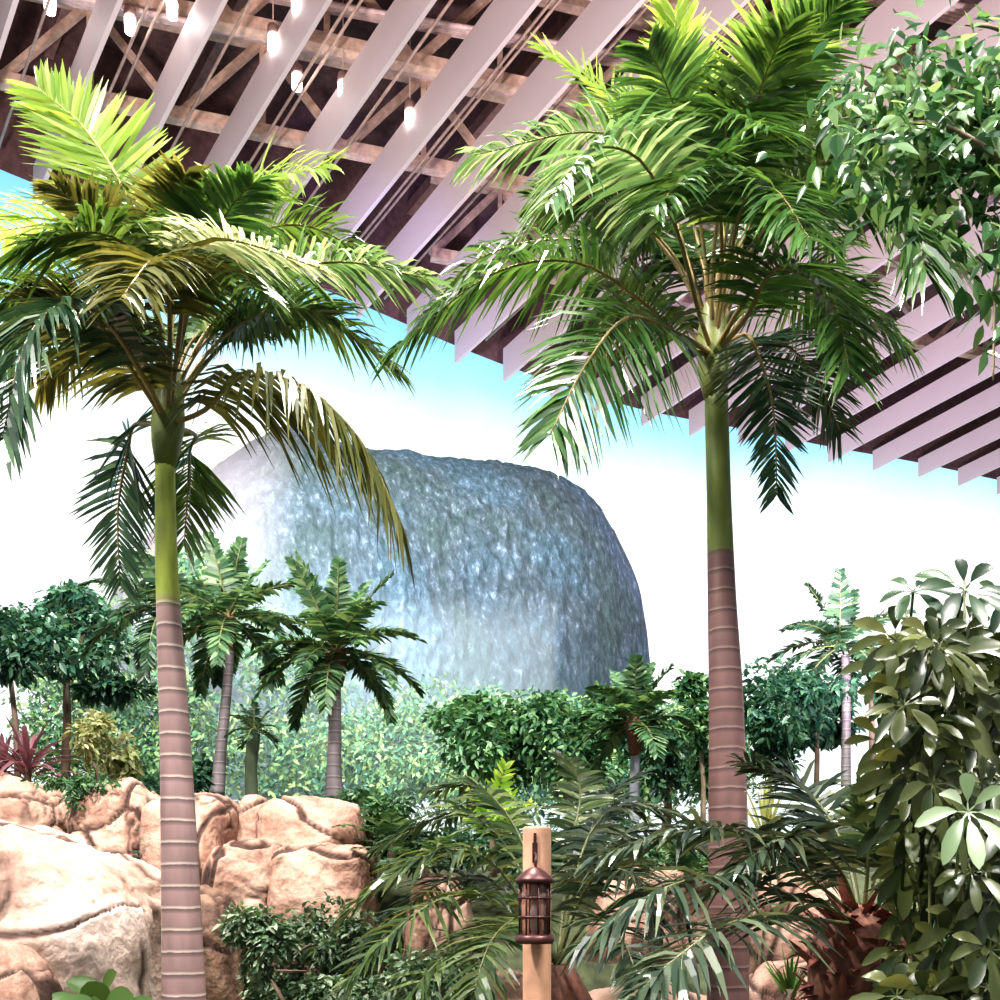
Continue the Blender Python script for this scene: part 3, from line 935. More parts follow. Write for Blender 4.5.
# --- smaller palms on the rocks
def small_palm(label, line, crown, Y, nfr, L, mat, seed, leafL=0.33, leafW=0.07, tmat=None, els=(-0.3, 1.25), drop=1.1, up=None, fibre=True, name='palm_tree', group='small palms behind the rocks', nl=34):
    random.seed(seed)
    bx, by = line[0][0], line[0][1]
    base = at(bx, by, Y)
    root = thing(name, label, 'palm', base, group)
    palm_trunk(root, base, [(a, b_, Y, w) for a, b_, w in line], tmat or M_BARK, 10)
    c = at(crown[0], crown[1], Y)
    r = line[-1][2] * Y / F / 2
    if fibre:
        MB().tube([c - base + Vector((0, 0, -.5)), c - base + Vector((0, 0, -.3)), c - base + Vector((0, 0, -.08)), c - base + Vector((0, 0, .06))], [r * 1.0, r * 1.5, r * 1.9, r * .7], 10).build('crown_shaft', M_FIBRE, root)
    for k in range(nfr):
        az = 2.399963 * k + random.uniform(-.2, .2)
        el = lerp(els[0], els[1], k / (nfr - 1)) + random.uniform(-.1, .1)
        ll = L * random.uniform(.88, 1.1)
        ctrl = arc(c, az, el, ll, drop * (1.0 if el < 1.0 else .35))
        frond(root, base, ctrl, mat, M_STALK_D, Lmax=leafL, W=leafW, n=nl, start=.15, droop=.3, vee=.25, rad=.022)
    return root


tm_far = trunkmat('trunk_far', 99, brown=(0.14, 0.12, 0.13), ring=(0.26, 0.22, 0.22), spacing=0.16)
small_palm('dark-crowned palm on the flat rock slab, right of the other small palms', [(335, 799, 20), (334, 770, 15), (335, 730, 13), (334, 690, 14), (335, 665, 13)], (336, 652), 14.2, 26, 1.35, M_FROND_FAR, 3, tmat=tm_far, els=(-.35, 1.4))
small_palm('slim leaning palm with upright frond between near palm and stubby palm', [(217, 795, 15), (221, 750, 11), (226, 700, 10), (229, 660, 9), (229, 635, 9)], (229, 618), 14.6, 20, 1.25, M_FROND_FAR, 4, tmat=tm_far, els=(-.4, 1.5))
small_palm('dark palm half hidden behind the near palm trunk', [(176, 795, 14), (175, 700, 12), (172, 620, 11)], (168, 606), 15.5, 18, 1.4, M_FROND_DARK, 5, tmat=tm_far, els=(-.5, 1.2))
small_palm('stubby little palm with short crown standing on the rocks', [(252, 799, 13), (251, 770, 12), (253, 745, 13), (254, 733, 12)], (254, 730), 14.0, 11, 0.42, M_FROND_DARK, 6, leafL=.16, leafW=.035, els=(-.2, 1.4), fibre=False, nl=14, tmat=plain('stub_trunk', (.05, .07, .04), .9))
small_palm('palm with reddish crown base left of the tall right palm trunk', [(633, 866, 14), (634, 820, 11), (635, 770, 10), (636, 742, 10)], (635, 722), 14.5, 17, .95, M_FROND_FAR, 8, tmat=plain('trunk_bluish', (.28, .28, .33), .7), els=(-.3, 1.4))
small_palm('far feathery palm rising behind the trees left of the leafy shrub', [(846, 830, 11), (846, 750, 9), (846, 680, 9), (845, 655, 8)], (840, 646), 17.5, 18, 1.3, M_FROND_DARK, 9, tmat=tm_far, els=(-.4, 1.3), fibre=False)


# stems beyond right trees
for (px, y0_, y1_, w, Y, lab) in [(871, 800, 690, 7, 18.5, 'bare slender stem behind the leafy shrub at right')]:
    base = at(px, y0_, Y)
    o = MB().tube([Vector((0, 0, 0)), Vector((.03, 0, .8)), at(px, y1_, Y) - base], [.08, .07, .05], 8).build('tree_stem', M_BARK)
    o.location = base
    tag(o, lab, 'stem')


# ------------------------------------------------------------------ trees and shrubs
def foliage(mb, c, R, n, size, seed, squash=1.0, blobs=10, out=0.8):
    rnd = random.Random(seed)
    B = []
    for _ in range(blobs):
        d = Vector((rnd.gauss(0, 1), rnd.gauss(0, 1), rnd.gauss(0, 1))).normalized() * rnd.uniform(.25, .8)
        B.append((Vector((d.x * R[0], d.y * R[1], d.z * R[2])), rnd.uniform(.28, .5)))
    for i in range(n):
        bc, br_ = B[i % blobs]
        d = Vector((rnd.gauss(0, 1), rnd.gauss(0, 1), rnd.gauss(0, 1) + .2)).normalized()
        p = c + bc + Vector((d.x * R[0], d.y * R[1], d.z * R[2])) * br_ * rnd.uniform(.6, 1.08) * (1.3 if i % 5 == 0 else 1)
        t = (d * out + Vector((rnd.gauss(0, 1), rnd.gauss(0, 1), rnd.gauss(0, .7) - .3)) * .7).normalized()
        nn = (d + Vector((0, 0, .8)) + Vector((rnd.gauss(0, 1), rnd.gauss(0, 1), rnd.gauss(0, 1))) * .4).normalized()
        s = size * rnd.uniform(.7, 1.25)
        mb.leaf(p, t, nn, s, s * .5, .25, .12, ((0, .08), (.35, .95), (.7, .75), (1, .05)))


def tree(label, name, base, crowns, Y, mat, leaf=0.16, n=900, seed=0, bark=M_BARK, tw=10, cat='tree', group='background trees'):
    """crowns: (px, py, rx, ry) ellipses in pixels at depth Y"""
    b0 = at(base[0], base[1], Y)
    root = thing(name, label, cat, b0, group)
    top = min(crowns, key=lambda q: q[1])
    first = crowns[0]
    r0 = tw * Y / F / 2
    fork = at(first[0], first[1] + first[3] * .5, Y) - b0
    MB().tube([Vector((0, 0, -.1)), fork * .5 + Vector((.03, 0, 0)), fork], [r0, r0 * .85, r0 * .7], 8).build('trunk', bark, root)
    for i, (px, py, rx, ry) in enumerate(crowns):
        c = at(px, py, Y + (-.5, .3, .0, .5, -.3)[i % 5]) - b0
        MB().tube([fork * .92, fork.lerp(c, .55) + Vector((0, 0, .1)), c], [r0 * .6, r0 * .4, r0 * .15], 6).build('branch', bark, root)
        mb = MB()
        foliage(mb, c, (rx * Y / F, max(rx, ry) * Y / F * .8, ry * Y / F), n, leaf, seed * 10 + i)
        mb.build('leaf_crown', mat, root, shade=False)
    return root


tree('layered dark green tree left of the near palm, on a dark bare trunk', 'broadleaf_tree', (65, 772), [(66, 655, 66, 26), (95, 625, 42, 22), (40, 630, 40, 24), (75, 600, 32, 14), (105, 690, 36, 12)], 16.5, M_TREE_D, .17, 620, 1, tw=10)
tree('dark leafy tree cut by the left edge behind the purple shrub', 'broadleaf_tree', (18, 775), [(10, 660, 34, 30), (-10, 630, 30, 24)], 15.5, M_TREE_D, .16, 600, 2, tw=7)
tree('broad bushy tree in front of the mountain foot, left of the lime frond', 'broadleaf_tree', (470, 815), [(470, 745, 44, 40), (505, 722, 42, 30), (455, 712, 34, 22), (525, 760, 44, 38)], 18.0, M_TREE, .17, 750, 3)
tree('bushy green tree between the lime frond and the reddish palm', 'broadleaf_tree', (570, 825), [(565, 745, 42, 44), (540, 715, 36, 26), (595, 720, 32, 34), (585, 775, 46, 34)], 17.5, M_TREE, .16, 700, 4)
tree('dark tree filling the gap behind the reddish palm trunk', 'broadleaf_tree', (665, 830), [(668, 770, 36, 40), (650, 735, 30, 26), (690, 735, 30, 34)], 18.2, M_TREE_D, .17, 700, 5)
tree('green tree with pale forked stems touching the tall right trunk', 'broadleaf_tree', (703, 830), [(700, 720, 26, 34), (715, 770, 30, 30), (690, 690, 18, 14)], 16.5, M_TREE, .16, 600, 6, bark=M_BARK_PALE, tw=6)
tree('glossy tree immediately right of the tall right trunk', 'broadleaf_tree', (768, 830), [(765, 705, 34, 40), (790, 690, 30, 28), (775, 745, 32, 30)], 16.8, M_TREE_D, .16, 700, 7, tw=8)
tree('airy tree with visible trunk between the glossy tree and the leafy shrub', 'broadleaf_tree', (816, 800), [(815, 695, 32, 28), (838, 700, 24, 28), (800, 725, 26, 18), (835, 735, 26, 14)], 17.6, M_TREE_D, .16, 560, 8, tw=6)
tree('yellowish airy shrub on the rock beside the dark-trunked tree', 'shrub', (100, 786), [(88, 740, 20, 24), (112, 745, 20, 26), (100, 722, 18, 14), (124, 765, 16, 20)], 14.5, M_TREE_Y, .13, 240, 9, tw=4, cat='shrub', group='shrubs')
tree('low dark shrub between near palm trunk and slim leaning palm', 'shrub', (195, 800), [(190, 782, 16, 16), (205, 775, 14, 16), (150, 790, 22, 14)], 14.6, M_TREE_D, .12, 350, 10, tw=4, cat='shrub', group='shrubs')
tree('low green shrub spilling over the right end of the flat slab', 'shrub', (385, 850), [(380, 812, 28, 20), (360, 800, 24, 10), (400, 835, 26, 22)], 12.8, M_TREE, .11, 420, 11, tw=4, cat='shrub', group='shrubs')
tree('low green shrub on the tan ridge beside the reddish palm', 'shrub', (672, 868), [(650, 856, 24, 10), (685, 858, 26, 12)], 13.2, M_TREE, .10, 420, 12, tw=4, cat='shrub', group='shrubs')
tree('shadowy shrub behind the left side of the middle frond clump', 'shrub', (440, 870), [(420, 850, 40, 26), (465, 845, 40, 30), (510, 850, 40, 30)], 13.0, M_TREE_D, .12, 600, 13, tw=5, cat='shrub', group='shrubs')
tree('shadowy shrub behind the right side of the middle frond clump', 'shrub', (580, 870), [(560, 845, 36, 30), (590, 860, 30, 28), (610, 835, 30, 24)], 13.4, M_TREE_D, .12, 600, 14, tw=5, cat='shrub', group='shrubs')
tree('small-leaved bush filling the lower left, under the wide cracked boulder', 'bush', (310, 1060), [(262, 945, 36, 36), (310, 935, 44, 34), (350, 950, 40, 36), (285, 985, 50, 36), (350, 1000, 60, 36)], 8.6, M_BUSH, .075, 1500, 15, tw=5, cat='bush', group='bushes')
tree('dark low bush at the bottom edge left of the lantern post', 'bush', (440, 1080), [(420, 985, 50, 40), (470, 1000, 50, 44)], 8.0, M_BUSH, .075, 1200, 16, tw=5, cat='bush', group='bushes')
tree('dark bush behind the shaggy stump under the leafy shrub', 'bush', (900, 1080), [(930, 960, 70, 60), (985, 900, 60, 70)], 6.0, M_TREE_D, .09, 1000, 17, tw=5, cat='bush', group='bushes')


# low creeper on the rock tops
def creeper(label, spots, Y, mat, leaf, n, seed):
    c0 = at(spots[0][0], spots[0][1], Y)
    mb = MB()
    for i, (px, py, rx, ry) in enumerate(spots):
        foliage(mb, at(px, py, Y) - c0, (rx * Y / F, .35, ry * Y / F), n, leaf, seed + i)
    o = mb.build('creeper', mat, shade=False)
    o.location = c0
    return tag(o, label, 'creeper', 'creepers on the rocks')


creeper('green creeper hanging down the joint between the two left rock blocks', [(80, 800, 7, 16), (82, 835, 6, 22), (60, 781, 26, 6), (95, 783, 26, 7)], 12.3, M_TREE, .08, 230, 50)
creeper('strip of dark ivy on the rock just left of the near palm trunk', [(147, 828, 7, 22), (146, 858, 7, 12)], 11.9, M_TREE_D, .075, 200, 60)

# purple cordyline, ferns, reeds: strap-leaved plants
def strap_plant(label, name, base, Y, n, L, W, mat, seed, el=(.5, 1.4), cat='plant', droop=.5, group='strap-leaved plants'):
    rnd = random.Random(seed)
    b0 = at(base[0], base[1], Y)
    root = thing(name, label, cat, b0, group)
    MB().tube([Vector((0, 0, -.1)), Vector((0, 0, .15)), Vector((0, 0, L * .2))], [.05, .045, .03], 7).build('stem', M_BARK, root)
    for i in range(n):
        az = 2.4 * i + rnd.uniform(-.2, .2)
        e = rnd.uniform(*el)
        d = Vector((math.cos(az) * math.cos(e), math.sin(az) * math.cos(e), math.sin(e)))
        mb = MB()
        mb.leaf(Vector((0, 0, L * .15 * rnd.random())), d, Vector((0, 0, 1)), L * rnd.uniform(.7, 1.1), W, droop * rnd.uniform(.5, 1.3), .2, ((0, .3), (.25, .9), (.5, 1), (.75, .7), (.9, .35), (1, .03)))
        mb.build('leaf', mat, root)
    return root


strap_plant('purple red cordyline on the left rock, beside the left edge', 'cordyline', (28, 780), 14.0, 40, 1.25, .085, M_PURPLE, 1, (.2, 1.5))
strap_plant('second smaller purplish cordyline at the very left edge', 'cordyline', (2, 780), 14.3, 30, .95, .085, M_PURPLE, 2, (.2, 1.5))
strap_plant('tuft of pale reed leaves right of the tall right trunk', 'reed_tuft', (765, 850), 12.0, 24, .95, .035, leafmat('reed_leaf', (.2, .26, .08), (.34, .38, .14), (.5, .5, .24)), 3, (1.0, 1.5), droop=.2)
strap_plant('small green reed tuft at the bottom between trunk and shaggy stump', 'reed_tuft', (790, 1010), 7.0, 26, .5, .025, M_BROAD, 4, (.7, 1.5), droop=.3)
strap_plant('dark spiky tuft at the foot of the reddish palm', 'reed_tuft', (668, 860), 13.6, 26, .5, .05, M_FROND_DARK, 5, (.4, 1.4), droop=.3)

# broad leaves in the bottom left corner
b0 = at(105, 1040, 6.6)
root = thing('broadleaf_plant', 'broad round-leaved green plant at the bottom left beside the near palm trunk', 'plant', b0)
for (px, py, dx, dz, L, W, dy) in [(120, 1003, .75, .55, .2, .19, -.1), (95, 992, -.2, .6, .16, .14, 0), (75, 1005, -.9, .2, .2, .13, -.1), (60, 1000, -.9, .1, .18, .1, .1), (140, 1010, .9, .2, .2, .16, -.2), (100, 1010, .1, .3, .2, .16, -.3), (85, 985, -.7, .35, .2, .1, .15), (110, 978, .4, .4, .14, .10, .15)]:
    mb = MB()
    p = at(px, py, 6.6 + dy) - b0
    L, W = L * 1.3, W * 1.35
    d = Vector((dx, -.25, dz)).normalized()
    mb.leaf(p - d * L * .5, d, Vector((-.1, -.8, .6)), L, W, .1, .08, ((0, .25), (.12, .7), (.3, .95), (.5, 1), (.7, .9), (.88, .6), (1, .1)))
    lf = mb.build('leaf', M_BROAD, root)
    MB().tube([Vector((0, 0, -.2)), (p - d * L * .5) * .6 + Vector((0, 0, -.04)), p - d * L * .5], .006, 5).build('leaf_stalk', M_STALK, lf)


# ------------------------------------------------------------------ middle frond clump behind the lantern
random.seed(31)
YC = 5.6
bc = at(560, 1000, YC)
bc.z = 0.0
clump = thing('feather_palm', 'low feathery palm with shaggy dark base directly behind the lantern post', 'palm', bc)
MB().tube([Vector((0, 0, 0)), at(560, 1080, YC) - bc, at(558, 1010, YC) - bc, at(555, 965, YC) - bc], [.2, .24, .22, .1], 12).build('trunk', M_FIBRE, clump)
for pts, mat, kw in [
    ([(500, 900, -.3), (440, 900, -.6), (385, 940, -.8), (345, 985, -.9)], M_FROND_CLUMP, dict(Lmax=.34, droop=.35)),
    ([(500, 870, -.1), (450, 850, -.2), (400, 870, -.3), (345, 915, -.3)], M_FROND_CLUMP, dict(Lmax=.36, droop=.35)),
    ([(515, 860, .2), (470, 815, .4), (430, 820, .5), (375, 850, .5)], M_FROND_CLUMP, dict(Lmax=.34, droop=.4)),
    ([(525, 850, .2), (495, 800, .4), (465, 785, .5), (430, 790, .6)], M_FROND_CLUMP, dict(Lmax=.32, droop=.35)),
    ([(580, 860, .1), (600, 820, .2), (630, 805, .2), (680, 815, .2)], M_FROND_CYC, dict(Lmax=.34, droop=.45)),
    ([(585, 880, .3), (615, 840, .5), (650, 830, .6), (700, 850, .6)], M_FROND_CYC, dict(Lmax=.34, droop=.4)),
    ([(580, 900, -.2), (605, 870, -.4), (640, 880, -.6), (660, 930, -.7)], M_FROND_CYC, dict(Lmax=.32, droop=.4)),
    ([(575, 880, .5), (590, 830, .9), (610, 795, 1.1), (640, 775, 1.2)], M_FROND_CYC, dict(Lmax=.32, droop=.3)),
    ([(520, 930, -.4), (475, 935, -.7), (430, 970, -.9), (400, 1020, -1)], M_FROND_CLUMP, dict(Lmax=.32, droop=.35)),
    ([(530, 920, -.5), (500, 930, -.9), (480, 970, -1.1), (470, 1030, -1.2)], M_FROND_CLUMP, dict(Lmax=.3, droop=.3)),
    ([(505, 890, .4), (450, 880, .7), (410, 905, .9), (360, 950, 1)], M_FROND_CYC, dict(Lmax=.34, droop=.35)),
    ([(590, 920, -.4), (615, 930, -.7), (635, 970, -.9), (645, 1030, -1)], M_FROND_CYC, dict(Lmax=.3, droop=.3)),
    ([(570, 850, .6), (580, 800, .9), (575, 770, 1.1), (560, 755, 1.3)], M_FROND_CLUMP, dict(Lmax=.25, droop=.25)),
]:
    ctrl = [at(557, 965, YC)] + [at(a, b_, YC + dy) for a, b_, dy in pts]
    frond(clump, bc, ctrl, mat, M_STALK_D, n=52, W=.026, start=.2, rad=.012, jitter=.13, **kw)

# lime young palm behind
b0 = at(493, 850, 11.0)
lime = thing('young_palm', 'small lime green young palm behind the middle frond clump', 'palm', b0)
MB().tube([Vector((0, 0, -.3)), Vector((0, 0, 0)), Vector((0, 0, .15))], [.05, .045, .03], 8).build('trunk', M_BARK, lime)
for ax, ay, bx_, by_, fc in [(494, 806, 506, 764, 1), (485, 815, 462, 790, 0), (505, 818, 530, 805, 0), (498, 820, 512, 795, 0), (488, 825, 470, 820, 0)]:
    ctrl = [b0 + Vector((0, 0, .1)), at(lerp(493, ax, .6), lerp(850, ay, .6), 11), at(ax, ay, 11), at(bx_, by_, 10.9)]
    frond(lime, b0, ctrl, M_LIME, M_STALK, n=24, Lmax=.33, W=.045, start=.3, droop=.1, rad=.012, facing=Vector((.1, -1, .3)) if fc else None)

# ferns on the rock edge beside the slab
for i, (px, py, Y, L, lab) in enumerate([(392, 850, 12.0, .75, 'green fern at the right end of the flat slab'), (425, 872, 11.2, .8, 'green fern left of the middle frond clump, lower than its neighbour'), (690, 878, 10.8, .6, 'fern on the tan ridge beside the tall right trunk')]):
    random.seed(70 + i)
    b0 = at(px, py, Y)
    fr = thing('fern', lab, 'fern', b0, 'ferns')
    MB().tube([Vector((0, 0, -.15)), Vector((0, 0, 0)), Vector((0, 0, .08))], [.05, .05, .03], 7).build('stem', M_BARK, fr)
    for k in range(13):
        ctrl = arc(b0, 2.4 * k, random.uniform(.5, 1.35), L * random.uniform(.8, 1.1), 1.1)
        frond(fr, b0, ctrl, M_FROND_FAR, M_STALK_D, n=20, Lmax=.2, W=.028, start=.12, droop=.25, rad=.009)

# ------------------------------------------------------------------ shaggy cycad at lower right
random.seed(41)
YY = 4.2
bcy = at(862, 1000, YY)
bcy.z = 0
cyc = thing('cycad', 'dark-fronded cycad with shaggy reddish brown stump at lower right', 'cycad', bcy)
mb = MB()
prof = [at(862, 1280, YY).z, at(862, 1000, YY).z, at(862, 950, YY).z, at(862, 925, YY).z, at(862, 905, YY).z]
mb.tube([Vector((0, 0, 0)), Vector((0, 0, prof[1] - .1)), Vector((0, 0, prof[2])), Vector((0, 0, prof[3])), Vector((0, 0, prof[4]))], [.22, .22, .22, .17, .07], 14)
core = mb.build('trunk', M_FIBRE, cyc)
mb = MB()
for k in range(240):
    az = 2.399963 * k
    z = lerp(prof[1] - .35, prof[4] - .02, k / 240)
    rr = .22 * (1 if z < prof[2] else max(.3, 1 - (z - prof[2]) / (prof[4] - prof[2]) * .8))
    p = Vector((math.cos(az) * rr * .85, math.sin(az) * rr * .85, z))
    d = Vector((math.cos(az) + random.gauss(0, .35), math.sin(az) + random.gauss(0, .35), random.uniform(.4, 1.6)))
    mb.leaf(p, d, Vector((0, 0, 1)), random.uniform(.08, .2), random.uniform(.03, .075), random.uniform(-.3, .6), .3, ((0, .9), (.4, 1), (.8, .6), (1, .1)))
mb.build('leaf_scales', plain('stump_scales', (.2, .065, .05), .7, var=.6, scale=12), core)
for pts, mat, kw in [
    ([(825, 890, -.1), (745, 835, -.3), (680, 832, -.4), (590, 860, -.5)], M_FROND_CYC, dict(Lmax=.30, droop=.45)),
    ([(820, 905, -.3), (725, 880, -.6), (660, 890, -.8), (580, 945, -.9)], M_FROND_CYC, dict(Lmax=.32, droop=.55)),
    ([(810, 920, -.5), (740, 920, -.9), (680, 955, -1.1), (620, 1010, -1.2)], M_FROND_CYC, dict(Lmax=.30, droop=.5)),
    ([(845, 850, .2), (820, 805, .4), (790, 780, .5), (742, 762, .5)], M_FROND_CYC, dict(Lmax=.36, droop=.3)),
    ([(850, 860, .3), (830, 830, .5), (800, 820, .6), (750, 835, .7)], M_FROND_CYC, dict(Lmax=.28, droop=.3)),
    ([(867, 880, -.05), (868, 850, -.1), (867, 820, -.1), (862, 785, -.1)], M_FROND_CLUMP, dict(Lmax=.22, droop=.2, start=.35)),
    ([(885, 870, .1), (915, 835, .2), (945, 840, .2), (985, 875, .2)], M_FROND_CYC, dict(Lmax=.28, droop=.4)),
    ([(895, 890, -.2), (930, 880, -.4), (965, 910, -.5), (1000, 960, -.6)], M_FROND_CYC, dict(Lmax=.28, droop=.4)),
    ([(830, 880, .4), (790, 860, .7), (750, 870, .9), (700, 900, 1.0)], M_FROND_CYC, dict(Lmax=.28, droop=.35)),
    ([(840, 870, -.2), (800, 840, -.4), (770, 845, -.5), (720, 880, -.6)], M_FROND_CYC, dict(Lmax=.28, droop=.4)),
    ([(880, 860, .4), (895, 810, .6), (900, 790, .7), (920, 770, .9)], M_FROND_CYC, dict(Lmax=.28, droop=.3)),
]:
    ctrl = [at(862, 925, YY)] + [at(a, b_, YY + dy) for a, b_, dy in pts]
    kw.setdefault('start', .25)
    frond(cyc, bcy, ctrl, mat, M_STALK_D, n=54, W=.026, rad=.010, jitter=.14, **kw)

# ------------------------------------------------------------------ log post with lantern
YP = 4.3
pb = at(537, 900, YP)
pb.z = 0
R = 14.2 * YP / F
ztop = at(537, 827, YP).z
mb = MB()
mb.lathe([(R * 1.05, 0), (R, .3), (R * 1.0, ztop - .012), (R * .93, ztop), (R * .0 + .001, ztop + .002)], (0, 0, 0), 28)
o = mb.build('log_post', M_WOOD)
o.location = pb
tag(o, 'peeled round log post carrying the lantern, in front of the frond clump', 'post')
lc = at(533.5, 900, YP)
lc.y = YP - R - .075
yc = lc.y


def lz(py):
    return at(0, py, yc).z


zb = lz(943)
lan = thing('lantern', 'dark reddish iron cage lantern hung on the front of the log post', 'lantern', (lc.x, yc, zb))
rad = 15.5 * yc / F


def rz(py):
    return lz(py) - zb


MB().lathe([(.02, rz(944)), (rad * 1.18, rz(943.5)), (rad * 1.26, rz(940)), (rad * 1.22, rz(936)), (rad * 1.0, rz(934)), (.02, rz(933.5))], (0, 0, 0), 28).build('lantern_base', M_IRON, lan)
MB().lathe([(.02, rz(884)), (rad * 1.0, rz(884)), (rad * 1.3, rz(882)), (rad * 1.22, rz(878.5)), (rad * .75, rz(872)), (rad * .35, rz(868)), (.012, rz(867))], (0, 0, 0), 28).build('lantern_roof', M_IRON, lan)
for k in range(8):
    a = 2 * PI * k / 8 + .2
    MB().tube([(math.cos(a) * rad, math.sin(a) * rad, rz(935)), (math.cos(a) * rad, math.sin(a) * rad, rz(882))], .0045, 6).build('cage_bar', M_IRON, lan)
for py in (898, 917):
    MB().lathe([(rad * 1.07, rz(py + 1.2)), (rad * 1.09, rz(py)), (rad * 1.07, rz(py - 1.2)), (rad * .99, rz(py - 1.2)), (rad * .99, rz(py + 1.2))], (0, 0, 0), 28).build('cage_ring', M_IRON, lan)
gm, nt, b, out = new_mat('lantern_glass')
b.inputs['Base Color'].default_value = (.75, .55, .5, 1)
b.inputs['Transmission Weight'].default_value = .8
b.inputs['Roughness'].default_value = .2
b.inputs['IOR'].default_value = 1.1
MB().lathe([(rad * .86, rz(934)), (rad * .86, rz(884))], (0, 0, 0), 24).build('glass', gm, lan)
MB().lathe([(.006, rz(933)), (.016, rz(928)), (.018, rz(912)), (.01, rz(906)), (.002, rz(904))], (0, 0, 0), 14).build('bulb', plain('bulb_frosted', (.8, .7, .66), .3), lan)
mb = MB()
hx = .004
mb.tube([(hx, 0, rz(868)), (hx, 0, rz(861)), (hx + .004, .02, rz(855)), (hx, .07, rz(852)), (hx, .078, rz(846))], .0055, 7)
mb.box((hx, .073, rz(852)), (.022, .006, .085))
mb.box((hx, .071, rz(838)), (.012, .006, .05))
mb.build('hook_bracket', M_IRON, lan, False)

# ------------------------------------------------------------------ big whorl-leaved shrub on the right
random.seed(61)
YS = 3.2
bs = at(960, 1000, YS)
bs.z = 0
sch = thing('umbrella_shrub', 'large olive umbrella-leaved shrub filling the right edge', 'shrub', bs)
stems = []
for (tx, ty, dy) in [(905, 600, .1), (965, 580, 0), (930, 700, -.2), (985, 700, .2), (910, 830, -.1), (975, 830, -.2), (960, 940, -.3), (1010, 640, .0)]:
    a, c = Vector((random.uniform(-.05, .05), random.uniform(-.05, .05), 0)), at(tx, ty, YS + dy + (.22 if ty > 610 else 0)) - bs
    pts = sample_curve([a, a.lerp(c, .5) + Vector((random.uniform(-.05, .05), random.uniform(-.05, .05), .05)), c], 12)
    MB().tube(pts, [lerp(.009, .004, i / 12) for i in range(13)], 7).build('stem', M_STALK_D, sch)
WH = [(965, 590, 0, .22, (0, -1, .55), 8), (913, 592, .1, .17, (-.2, -.8, .6), 6), (895, 640, .1, .2, (-.3, -1, .2), 8), (930, 650, -.1, .21, (0, -1, .3), 8), (985, 660, .1, .2, (.2, -1, .4), 8), (945, 700, .2, .2, (0, -1, .4), 8),
      (900, 690, .1, .2, (-.3, -1, .1), 8), (925, 735, -.1, .2, (0, -1, .2), 8), (975, 740, 0, .21, (.1, -1, .4), 8), (900, 765, .2, .2, (-.4, -.8, .3), 7), (950, 780, .15, .2, (0, -1, .3), 8), (990, 790, -.1, .2, (0, -1, .5), 8),
      (895, 815, .2, .18, (-.4, -1, .2), 8), (930, 830, .1, .2, (0, -1, .5), 8), (968, 812, -.3, .21, (-.1, -1, .45), 8), (985, 870, 0, .2, (0, -1, .3), 8), (945, 880, .1, .2, (0, -1, .3), 8), (915, 900, .2, .18, (-.3, -1, .2), 8),
      (960, 930, -.1, .2, (0, -1, .3), 8), (925, 950, .1, .2, (-.2, -1, .3), 8), (990, 950, -.2, .2, (0, -1, .4), 8), (945, 990, -.1, .2, (0, -1, .4), 8), (905, 985, .1, .17, (-.3, -1, .3), 8), (985, 1010, 0, .2, (0, -1, .3), 8), (1005, 600, .1, .2, (.2, -1, .3), 8), (1005, 720, .1, .2, (.2, -1, .3), 8),
      (960, 635, .25, .2, (0, -1, .2), 8), (915, 665, .3, .2, (-.1, -1, .2), 8), (960, 760, .35, .2, (0, -1, .2), 8), (930, 790, .4, .2, (0, -1, .2), 8), (970, 900, .3, .2, (0, -1, .2), 8), (935, 915, .35, .2, (0, -1, .2), 8), (920, 865, .3, .2, (0, -1, .2), 8), (985, 690, .35, .2, (0, -1, .2), 8), (880, 740, .25, .17, (-.4, -1, .2), 7), (885, 665, .2, .17, (-.4, -1, .3), 7)]
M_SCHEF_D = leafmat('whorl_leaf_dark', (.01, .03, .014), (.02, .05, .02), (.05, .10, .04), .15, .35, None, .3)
M_SCHEF_LIT = leafmat('whorl_leaf_lit', (.16, .24, .12), (.28, .38, .22), (.5, .6, .45), .3, .3)  # lit copy of the whorl leaf, bright light painted into its colour
for _ in range(80):
    yy = random.uniform(625, 1010)
    xx = random.uniform(interp([(600, 905), (700, 885), (850, 905), (1000, 895)], yy), 1015)
    WH.append((xx, yy, random.uniform(-.2, .4), random.uniform(.16, .23), (random.uniform(-.8, .6), -1, random.uniform(-.1, .9)), 8))
for i, (px, py, dy, L, ax, n) in enumerate(WH):
    L *= .78
    c = at(px, py, YS + dy) - bs
    A = Vector(ax).normalized()
    u = A.cross(Vector((0, 0, 1))).normalized()
    w = u.cross(A)
    mb = MB()
    for k in range(n):
        a = 2 * PI * (k + random.uniform(-.2, .2)) / n
        d = (u * math.cos(a) + w * math.sin(a) + A * random.uniform(.05, .45)).normalized()
        s = L * random.uniform(.75, 1.1)
        mb.leaf(c + d * s * .22, d, A, s * .85, s * .31, random.uniform(.25, .55), .1, ((0, .06), (.2, .55), (.5, .95), (.75, .95), (.92, .55), (1, .05)))
        mb.strip(c, d, d.cross(A).normalized(), s * .24, .006, .05)
    mb.tube([c, c - A * .08 - Vector((0, 0, .05)), c - A * .12 - Vector((0, 0, .16))], .005, 5)
    mb.build('leaf_whorl', M_SCHEF_LIT if i in (14,) else M_SCHEF_D if i in (0, 1, 4, 24) else M_SCHEF, sch)

